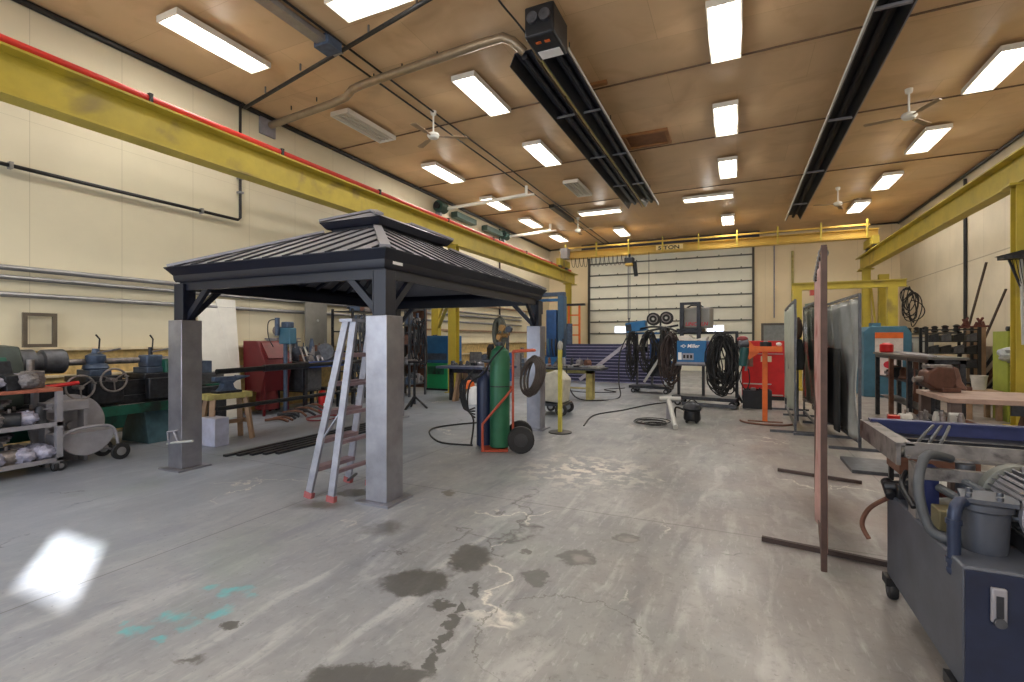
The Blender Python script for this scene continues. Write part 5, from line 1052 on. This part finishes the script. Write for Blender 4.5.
t = thing('leather_jacket', 'dark jacket or apron hanging between the pale and dark screens', 'jacket', (1.08, 11.0, 0)); MB().prism([(-.16, 1.0), (.1, 1.0), (.12, 1.3), (.06, 1.6), (-.02, 1.6), (-.12, 1.35)], -.12, .12, 'y').build('body', mat('dark_grey_leather', (58, 62, 64), .5, 0, .2, 7), t, .03); MB().bar((0, 0, .0), (0, 0, 1.9), .03).build('hook_post', IRON, t); MB().ball((0, 0, 1.8), (.08, .08, .22), 12, 8, .3, 3).build('hood', mat('brown_cloth', (96, 76, 64), .8, 0, .3, 9), t)
# floor plates
for k, (x0, x1, y0, y1, z) in enumerate(((1.25, 1.95, 7.0, 7.75, 0), (1.62, 2.5, 6.6, 7.6, .045))):
    if k == 0: o = MB().box(x0, x1, y0, y1, z, z+.04).build('floor_plate', IRON)
    else: o = MB().box(x0+.35, x1+.35, y0-.1, y1, 0, .04).build('floor_plate', LGREY)
    tag(o, ['dark ribbed steel plate flat on the floor behind the pink screen', 'pale steel plate flat on the floor, right of the dark plate'][k], 'plate')

# ------------------------------------------------------------------ RIGHT SIDE
t = legs_table('tall_steel_bench', 'tall dark steel bench with lower shelves along the right side, long side facing the hall', 'workbench', 2.66, 3.16, 9.5, 12.8, 1.32, mat('worn_dark_top', (96, 94, 92), .4, .4, .3, 5), DARKM, .04, .07, (.42, .84), .03, .06)
for i, y in enumerate((10.6, 11.7)):
    for x in (-.19, .19): MB().box(x-.035, x+.035, y-11.15-.035, y-11.15+.035, 0, 1.27).build('leg', BROWNST if i else DARKM, t)
for i in range(10): gadget('bench_part', 'dark metal part on the middle shelf of the tall steel bench', 'machine part', (2.88+.06*(i%2), 9.7+i*.31, .841), (.2, .2, .22), (random.choice([DARKM, IRON, BROWNST]), GRITTY), 800+i, 'parts on the tall bench shelf', i)
for i in range(4): o = MB().bar((0, 0, 0), (0, 1.4, 0), .12, .02).build('steel_flat', random.choice([LGREY, GREYP])); o.location = (2.75+.1*i, 9.6+.55*i, 1.332); tag(o, 'pale steel flat lying on the tall steel bench', 'bar', 'flats on the tall bench')
t = thing('red_drum_lid', 'small round red item at the far end of the tall steel bench', 'container', (2.85, 12.6, 1.322)); MB().lathe([(.1, 0), (.12, .02), (.12, .16), (.05, .2)]).build('body', RED, t)
# teal machine with sign
t = thing('teal_machine', 'large light blue machine cabinet with orange-headed sign, behind the tall bench', 'machine', (3.95, 16.9, 0)); MB().prism([(-.75, 0), (.32, 0), (.32, 1.75), (.2, 1.95), (-.6, 1.95), (-.75, 1.8)], -.5, .5, 'y').build('body', TEAL, t, .02)
MB().box(-.5, .12, -.53, -.501, 1.2, 1.62).build('window_panel', mat('pale_panel', (206, 196, 190), .4), t); sg = MB().box(-.5, .12, -.54, -.501, 1.62, 1.78).build('orange_header', ORANGE, t)
MB().box(-.48, .1, -.54, -.501, .6, 1.1).build('poster', mat('pale_poster', (210, 196, 196), .5), t); MB().ball((-.2, -.545, .9), (.12, .004, .1)).build('poster_mark', LETR, t)
MB().box(-.5, -.3, -.2, .2, 1.95, 2.05).build('top_cover', TEAL, t)
t = thing('white_cabinet', 'off-white cabinet between the light blue machine and the dark rack', 'cabinet', (4.75, 18.2, 0)); MB().box(-.4, .4, -.35, .35, 0, 1.62).build('body', mat('offwhite_cabinet', (196, 196, 188), .5, 0, .08, 4), t, .01); MB().box(-.36, -.08, -.36, -.35, 1.0, 1.5).build('vent', GREYP, t); MB().box(-.4, .4, -.37, .3, 1.62, 1.66).build('lid', GREYP, t)
t = thing('bin_rack', 'black shelf rack full of dark bins by the right wall', 'rack', (4.95, 16.1, 0)); hx_ = .55
for a in (-1, 1):
    for b in (-1, 1): MB().box(a*.52-.03, a*.52+.03, b*.22-.03, b*.22+.03, 0, 1.9).build('upright', BLACK, t)
for z in (.5, .9, 1.25, 1.55, 1.85): MB().box(-.49, .49, -.24, .24, z-.03, z).build('shelf', BLACK, t)
for z in (.9, 1.25, 1.55):
    for i in range(4):
        o = MB().prism([(-.1, 0), (.1, 0), (.1, .2), (-.1, .14)], -.09, .09, 'y').build('parts_bin', random.choice([BLACK, DARKM, DARKM, IRON])); o.location = (4.58+.25*i, 15.98, z+.001); tag(o, 'dark bin on the '+{.9: 'lower', 1.25: 'middle', 1.55: 'upper'}[z]+' shelf of the black rack', 'bin', 'bins on the black rack')
t = thing('valve_rail', 'black rail of round clamps running beside the right wall above the cabinets', 'rail', (5.45, 0, 1.8)); MB().box(-.05, .05, 17.0, 22.4, -.06, .0).build('rail', BLACK, t)
for k in range(7): MB().lathe([(.05, 0), (.09, .03), (.06, .12), (.09, .16), (.03, .2)], (0, 17.2+.82*k, 0)).build('clamp', BLACK, t)
for y in (17.05, 22.3): MB().box(-.03, .03, y-.03, y+.03, -1.8, -.06).build('leg', BLACK, t)
t = thing('clamp_heap', 'rusty red chain clamps heaped on a tall post by the right wall', 'clamp', (5.62, 16.5, 0)); MB().box(-.16, .16, -.1, .1, 0, 1.9).build('wooden_post', WOOD, t)
m = MB()
for k in range(9): a = k*1.3; m.bar((-.3+.06*k, 0, 1.9+.05*math.sin(a)), (-.25+.06*k+.12*math.cos(a), .1, 2.08+.08*math.cos(a*2)), .04)
m.build('clamps', mat('rust_red', (96, 50, 44), .6, .1, .3, 8), t); MB().bar((-.35, 0, 1.9), (.25, 0, 1.93), .05).build('arm', mat('rust_red', (140, 60, 48)), t)
t = thing('low_board_fence', 'weathered grey-brown boards standing against the right wall', 'boards', (6.2, 17.4, 0)); MB().box(0, .1, -1.2, 1.2, 0, 1.4).build('boards', mat('weathered_board', (128, 112, 96), .8, 0, .3, 5), t)
for i, (x0, y0, x1, y1, z1, w) in enumerate(((5.95, 19.2, 6.35, 18.0, 3.75, .045), (5.9, 18.3, 6.35, 16.9, 2.9, .04))):
    tag(MB().bar((x0, y0, .02), (x1, y1, z1), w, .04).build('long_bar', mat('dark_rust_bar', (74, 60, 52), .6, .2, .3, 8)), ['longest rusty bar leaning on the right wall', 'second long rusty bar leaning on the right wall, nearer the column'][i], 'bar')
for i in range(8):
    o = MB().bar((5.4+.07*i, 17.2-.05*i, .02), (6.02+.015*i, 16.45-.14*i, 1.25+.16*(i%3)), .06, .05).build('leaning_bar', random.choice([BROWNST, DARKM, IRON, GREYP])); tag(o, 'steel bar or pipe slanting in the heap beside the lime shelf', 'bar', 'bars slanting beside the lime shelf')
t = thing('lumber_stand', 'low wooden plank stand carrying the white bucket', 'stand', (4.45, 12.9, 0)); MB().box(-.3, .25, -.3, .3, .5, .58).build('deck', WOOD, t); 
for a in (-.25, .2):
    for b in (-.25, .25): MB().box(a-.04, a+.04, b-.04, b+.04, 0, .5).build('leg', WOOD, t)
t = thing('white_bucket', 'white plastic bucket by the slanting bars on the right', 'bucket', (4.42, 12.85, .581)); t.scale = (.8, .8, .8); MB().lathe([(.02, 0), (.13, 0), (.165, .34), (.175, .34), (.175, .36), (.16, .36), (.125, .01), (.02, .01)], n=28).build('body', mat('dull_white', (190, 188, 182), .5), t); MB().tube([(.17*math.cos(a), .02, .33-.17*math.sin(a)) for a in [math.pi*i/12 for i in range(13)]], .005, 5).build('handle', GALV, t)
t = thing('lime_shelf', 'lime green metal shelf unit behind the right yellow column', 'shelf', (5.0, 12.8, 0)); MB().box(-.28, -.25, -.3, .3, 0, 1.75).build('side_panel', LIME, t); MB().box(.25, .28, -.3, .3, 0, 1.75).build('side_panel', LIME, t); MB().box(-.25, .25, .27, .3, 0, 1.75).build('back_panel', LIME, t)
for z in (.35, .75, 1.1, 1.45, 1.75): MB().box(-.25, .25, -.3, .27, z-.03, z).build('shelf', DARKM, t)
for i in range(6): gadget('shelf_part', 'dark part on top of the lime green shelf unit', 'machine part', (4.8+.08*i, 12.6+.05*i, 1.751), (.12, .1, .12), (BLACK, DARKM), 900+i, 'parts on the lime shelf', i)
crumple('plastic_bag', 'crumpled clear plastic bag spilling from the lime green shelf', 'plastic bag', (4.85, 12.45, 1.3), (.3, .14, .16), mat('clear_grey_plastic', (176, 180, 180), .3, 0, .3, 14, bump=.6), 77)
t = thing('bracket_arm', 'dark bracket shelf with hanging pale pole on the right yellow column', 'bracket', (4.68, 11.7, 0)); MB().box(-.45, .5, -.35, -.12, 3.0, 3.06).build('board', DARKM, t); MB().prism([(-.5, 3.06), (.5, 3.06), (.5, 3.16), (-.2, 3.14)], -.33, -.14, 'y').build('load', BLACK, t); MB().cyl((-.13, -.2, 1.5), (-.16, -.2, 3.0), .025).build('pole', LGREY, t); MB().bar((-.1, -.13, 2.4), (-.3, -.15, 3.0), .03).build('stay', DARKM, t)
for k in range(4): MB().tube([(-.3+.05*k, -.25, 3.0), (-.2+.03*k, -.22, 2.6), (-.12, -.2, 2.4)], .006, 5).build('wire', BLACK, t)
# welding table with rusty vise
t = legs_table('welding_table', 'thick rusty steel table with pale dusty top on the right', 'table', 1.95, 3.6, 6.35, 7.35, 1.0, mat('dusty_brown_top', (158, 134, 122), .6, .1, .2, 6), mat('brown_grey_steel', (98, 84, 80), .6, .3, .3, 6), .05, .09, None, .02, 0)
MB().box(-.35, .825, -.502, -.48, .85, .95).build('front_skirt', DARKM, t)
MB().prism([(2.45-2.775, 0), (3.45-2.775, 0), (3.2-2.775, .5), (3.1-2.775, .94), (2.8-2.775, .94), (2.7-2.775, .5)], -.2, .2, 'y').build('pedestal', BROWNST, t, .01)
V = thing('leg_vise', 'big rusty brown vise overhanging the corner of the dusty-topped table', 'vise', (2.12, 7.08, 1.002), R(20)); V.scale = (.6, .8, .9)
rv = mat('rusty_vise', (92, 64, 56), .5, .4, .3, 7)
MB().box(-.12, .2, -.13, .13, 0, .06).build('base', rv, V, .01); MB().prism([(-.2, .04), (.1, .04), (.16, .16), (.12, .3), (-.16, .32), (-.34, .26), (-.38, .12)], -.1, .1, 'y').build('body', rv, V, .02); MB().prism([(.14, .06), (.3, .02), (.36, .04), (.26, .14), (.2, .3), (.12, .32)], -.09, .09, 'y').build('jaw', mat('rusty_vise_light', (116, 88, 80), .45, .4, .3, 7), V, .02)
MB().cyl((-.52, 0, .15), (-.3, 0, .17), .035).build('screw', GRITTY, V); MB().cyl((-.5, 0, .0), (-.5, 0, .3), .014).build('handle', rv, V); MB().box(-.3, .1, -.08, .08, .3, .34).build('jaw_plate', GRITTY, V, .005); MB().cyl((.3, 0, .05), (.5, 0, .04), .025).build('bar', rv, V)
t = thing('scrap_trolley', 'brown steel box of metal scrap below the rusty vise', 'box', (1.72, 6.05, 0)); m = MB(); ring(m, .3, .22, .02, .3, .82); m.box(-.28, .28, -.2, .2, .3, .32); m.build('box', BROWNST, t)
for a in (-.27, .27):
    for b in (-.19, .19): MB().box(a-.02, a+.02, b-.02, b+.02, 0, .3).build('leg', DARKM, t)
MB().cyl((-.34, -.2, .6), (-.34, -.2, .86), .05).build('red_handle', RED, t)
for i in range(10): gadget('scrap_piece', 'bright metal scrap heaped in the brown box below the vise', 'scrap', (1.52+.045*i, 6.05+.1*math.sin(i*2), .7), (.1, .1, .2), (random.choice([GRITTY, LGREY, IRON]), GRITTY), 950+i, 'scrap in the brown box', i)
for i in range(5): o = MB().box(0, .9, 0, .06, 0, .04).build('scrap_flat', LGREY); o.location = (3.0-.05*i, 5.2+.1*i, .0); tag(o, 'pale metal flat on the floor beneath the dusty-topped table', 'bar', 'flats below the dusty table')
# ------------------------------------------------------------------ hydraulic power unit, foreground right
H = thing('hydraulic_tank', 'dark blue-grey hydraulic tank on casters with motor and filter, right foreground', 'hydraulic unit', (0, 0, 0))
HX0, HX1, HY0, HY1 = .85, 1.75, 2.62, 3.75
MB().box(HX0, HX1, HY0, HY1, .14, .66).build('tank', TANKM, H, .012); MB().box(HX0+.004, HX1, HY0-.012, HY0, .125, .65).build('front_plate', TANKB, H)
for x in (HX0+.02, HX1-.08):
    for y in (HY0+.1, HY1-.03): wheel(H, (x, y, .06), .06, .045, 'x', RUB, IRON, 'caster'); MB().box(x-.04, x+.04, y-.05, y+.05, .09, .14).build('caster_fork', BLACK, H)
m = MB(); m.box(HX0+.08, HX0+.13, HY0-.03, HY0-.012, .46, .6); gg = m.build('sight_gauge', GREYP, H, .006); MB().box(HX0+.094, HX0+.116, HY0-.034, HY0-.03, .485, .57).build('gauge_glass', DARKM, gg)
MB().cyl((HX0+.105, HY0-.04, .465), (HX0+.105, HY0-.012, .465), .02).build('gauge_bolt', IRON, gg)
MB().cyl((HX0+.36, HY0-.03, .3), (HX0+.36, HY0-.012, .3), .06).build('inspection_cover', TANKM, H)
MB().cyl((HX0+.05, HY0-.03, .165), (HX0+.05, HY0-.01, .165), .018).build('drain_plug', GALV, H)
# filter canister
fc = MB().lathe([(.075, .66), (.08, .68), (.088, .84), (.1, .85), (.1, .875), (.085, .88)], (1.0, 2.86, 0), 'z', 28).build('filter_canister', TANKM, H)
MB().prism([(.9, 2.79), (1.08, 2.76), (1.12, 2.86), (1.08, 2.96), (.94, 2.96)], .882, .9, 'z').build('lid', TANKM, fc)
for a in (.4, 2.0, 3.6, 5.2): MB().cyl((1.0+.07*math.cos(a), 2.86+.07*math.sin(a), .9), (1.0+.07*math.cos(a), 2.86+.07*math.sin(a), .915), .012, n=6).build('bolt', IRON, fc)
MB().tube([(1.09, 2.86, .82), (1.14, 2.82, .82), (1.15, 2.8, .66)], .02, 10).build('side_pipe', IRON, fc)
MB().tube(smooth_path([(.97, 2.84, .87), (.905, 2.8, .88), (.875, 2.77, .86), (.865, 2.76, .8), (.865, 2.76, .7), (.865, 2.76, .59)]), .024, 14).build('elbow_pipe', mat('navy_pipe', (40, 50, 74), .35, .2, .2, 8), H)
MB().ball((.865, 2.76, .585), .028).build('elbow_foot', mat('navy_pipe', (40, 50, 74)), H)
for z in (.79, .62): MB().cyl((.865, 2.76, z), (.865, 2.76, z+.02), .03, n=14).build('pipe_collar', mat('navy_pipe', (56, 72, 108)), H)
# motor
mt = MB().cyl((1.24, 2.8, .84), (1.24, 3.16, .84), .125, n=32).build('motor', GREYP, H)
MB().lathe([(.05, .1), (.11, .09), (.15, .06), (.15, .0), (.135, -.01)], (1.24, 3.14, .84), 'y', 28).build('end_bell', mat('dull_grey_bell', (104, 106, 100), .5, .2, .15, 8), mt)
MB().lathe([(.04, -.05), (.1, -.045), (.145, -.02), (.145, .01), (.13, .02)], (1.24, 2.8, .84), 'y', 28).build('fan_cover', GREYP, mt)
m = MB()
for k in range(30):
    a = 2*math.pi*k/30; c, s = math.cos(a), math.sin(a); m.bar((1.24+.132*c, 2.84, .84+.132*s), (1.24+.132*c, 3.12, .84+.132*s), .008, .03, up=(c, 0, s))
m.build('cooling_fins', IRON, mt); MB().box(1.2, 1.32, 2.9, 3.05, .97, 1.01).build('terminal_box', GREYP, mt, .006)
MB().box(1.14, 1.34, 2.84, 3.14, .66, .73).build('motor_foot', DARKM, mt)
# frame leg and hoses
MB().box(.87, .95, 3.22, 3.32, .66, .93).build('frame_leg', TROUGHB, H); MB().box(.85, .87, 3.21, 3.33, .66, .942).build('frame_leg_edge', TROUGH, H)
MB().box(1.5, 1.6, 3.22, 3.32, .66, .93).build('frame_leg', TROUGHB, H)
MB().box(.87, 1.75, 3.2, 3.24, .87, .93).build('frame_beam', TROUGH, H)
MB().tube(smooth_path([(1.02, 3.3, .97), (.93, 3.22, 1.0), (.87, 3.15, .99), (.82, 3.05, .9), (.81, 2.98, .8), (.83, 2.92, .7), (.88, 2.88, .68), (.95, 2.87, .69)], 8), .022, 12).build('loop_hose', HOSE, H)
MB().tube(smooth_path([(.94, 3.2, .84), (1.02, 3.1, .8), (1.1, 3.02, .78), (1.2, 2.9, .76)], 6), .02, 10).build('hose', HOSE, H)
MB().tube(smooth_path([(.96, 3.28, .78), (1.1, 3.2, .82), (1.3, 3.2, .8)], 6), .016, 10).build('hose', mat('dull_red_hose', (128, 72, 64), .5), H)
MB().tube(smooth_path([(1.0, 3.3, .9), (1.1, 3.14, .85), (1.2, 3.2, .8)], 6), .02, 10).build('hose', HOSE, H)
MB().cyl((.95, 3.0, .66), (.95, 3.0, .78), .035).build('breather', LGREY, H); MB().cyl((1.08, 3.3, .66), (1.08, 3.3, .95), .04).build('pump_column', IRON, H)
MB().box(.9, 1.0, 3.05, 3.17, .66, .76).build('valve_block', mat('brassy_grey', (120, 112, 84), .5, .3), H, .006)
m = MB(); m.cyl((.82, 3.66, .70), (.98, 3.6, .74), .035); m.cyl((.84, 3.6, .66), (.84, 3.72, .72), .03); m.box(.86, .96, 3.55, 3.68, .66, .74); m.build('pump', BLACK, H, .004)
MB().tube(smooth_path([(.84, 3.7, .62), (.78, 3.85, .5), (.75, 3.9, .38), (.78, 3.86, .3)]), .014, 8).build('rusty_hose', BROWNST, H)
MB().tube(smooth_path([(.84, 3.2, .72), (.82, 3.32, .8), (.86, 3.4, .86)]), .014, 8).build('black_rod', BLACK, H)
# trough
Tq = thing('steel_trough', 'long worn steel trough with blue inside lying over the hydraulic unit', 'trough', (0, 0, 0))
z0 = .965
m = MB(); m.box(.84, 2.6, 3.34, 3.36, z0-.0, z0+.07); m.box(.84, 2.6, 3.30, 3.36, z0-.012, z0); m.build('front_angle', TROUGH, Tq)
m = MB(); m.box(.84, 2.6, 4.12, 4.14, z0-.02, z0+.07); m.box(.84, 2.6, 4.10, 4.18, z0+.07, z0+.082); m.build('back_angle', TROUGHB, Tq)
m = MB(); m.box(.80, .82, 3.34, 4.22, z0-.06, z0+.05); m.box(.80, .88, 3.34, 4.22, z0+.05, z0+.062); m.build('end_angle', TROUGH, Tq)
MB().box(.82, 2.6, 3.36, 4.12, z0-.02, z0-.005).build('trough_floor', BLACK, Tq)
MB().box(.9, 2.6, 3.7, 3.72, z0-.005, z0+.03).build('divider', DARKM, Tq)
for x in (1.9, 2.5): MB().box(x, x+.05, 4.12, 4.17, 0, z0-.06).build('leg', TROUGH, Tq); MB().box(x, x+.05, 4.12, 4.17, z0-.06, z0-.02).build('leg_arm', TROUGH, Tq)
for k in range(3): o = MB().tube(smooth_path([(.92+.05*k, 3.5, z0+.01), (1.0+.05*k, 3.65, z0+.06), (1.12+.04*k, 3.9, z0+.09)]), .009, 6).build('thin_hose', HOSE); tag(o, 'thin grey hose end lying in the trough corner', 'hose', 'hose ends in the trough')

# ------------------------------------------------------------------ labels: order of look-alikes from left to right
ORD = ['leftmost', 'second from left', 'third from left', 'fourth from left', 'fifth from left', 'sixth from left', 'seventh from left', 'eighth from left', 'ninth from left', 'tenth from left', 'eleventh from left', 'twelfth from left', 'thirteenth from left', 'fourteenth from left', 'fifteenth from left', 'sixteenth from left']
bpy.context.view_layer.update()
same = {}
for o in bpy.data.objects:
    if o.parent is None and o.get('label'): same.setdefault(o['label'], []).append(o)
for lab, os_ in same.items():
    if 1 < len(os_) <= 16 and len(lab.split()) <= 12:
        def key(o):
            c = o.matrix_world @ (sum((Vector(q) for q in o.bound_box), Vector())/8) if o.type == 'MESH' else o.matrix_world.translation
            return (c.x*cy+c.y*sy)/max(.1, -c.x*sy+c.y*cy)
        for k, o in enumerate(sorted(os_, key=key)): o['label'] = ORD[k]+', '+lab
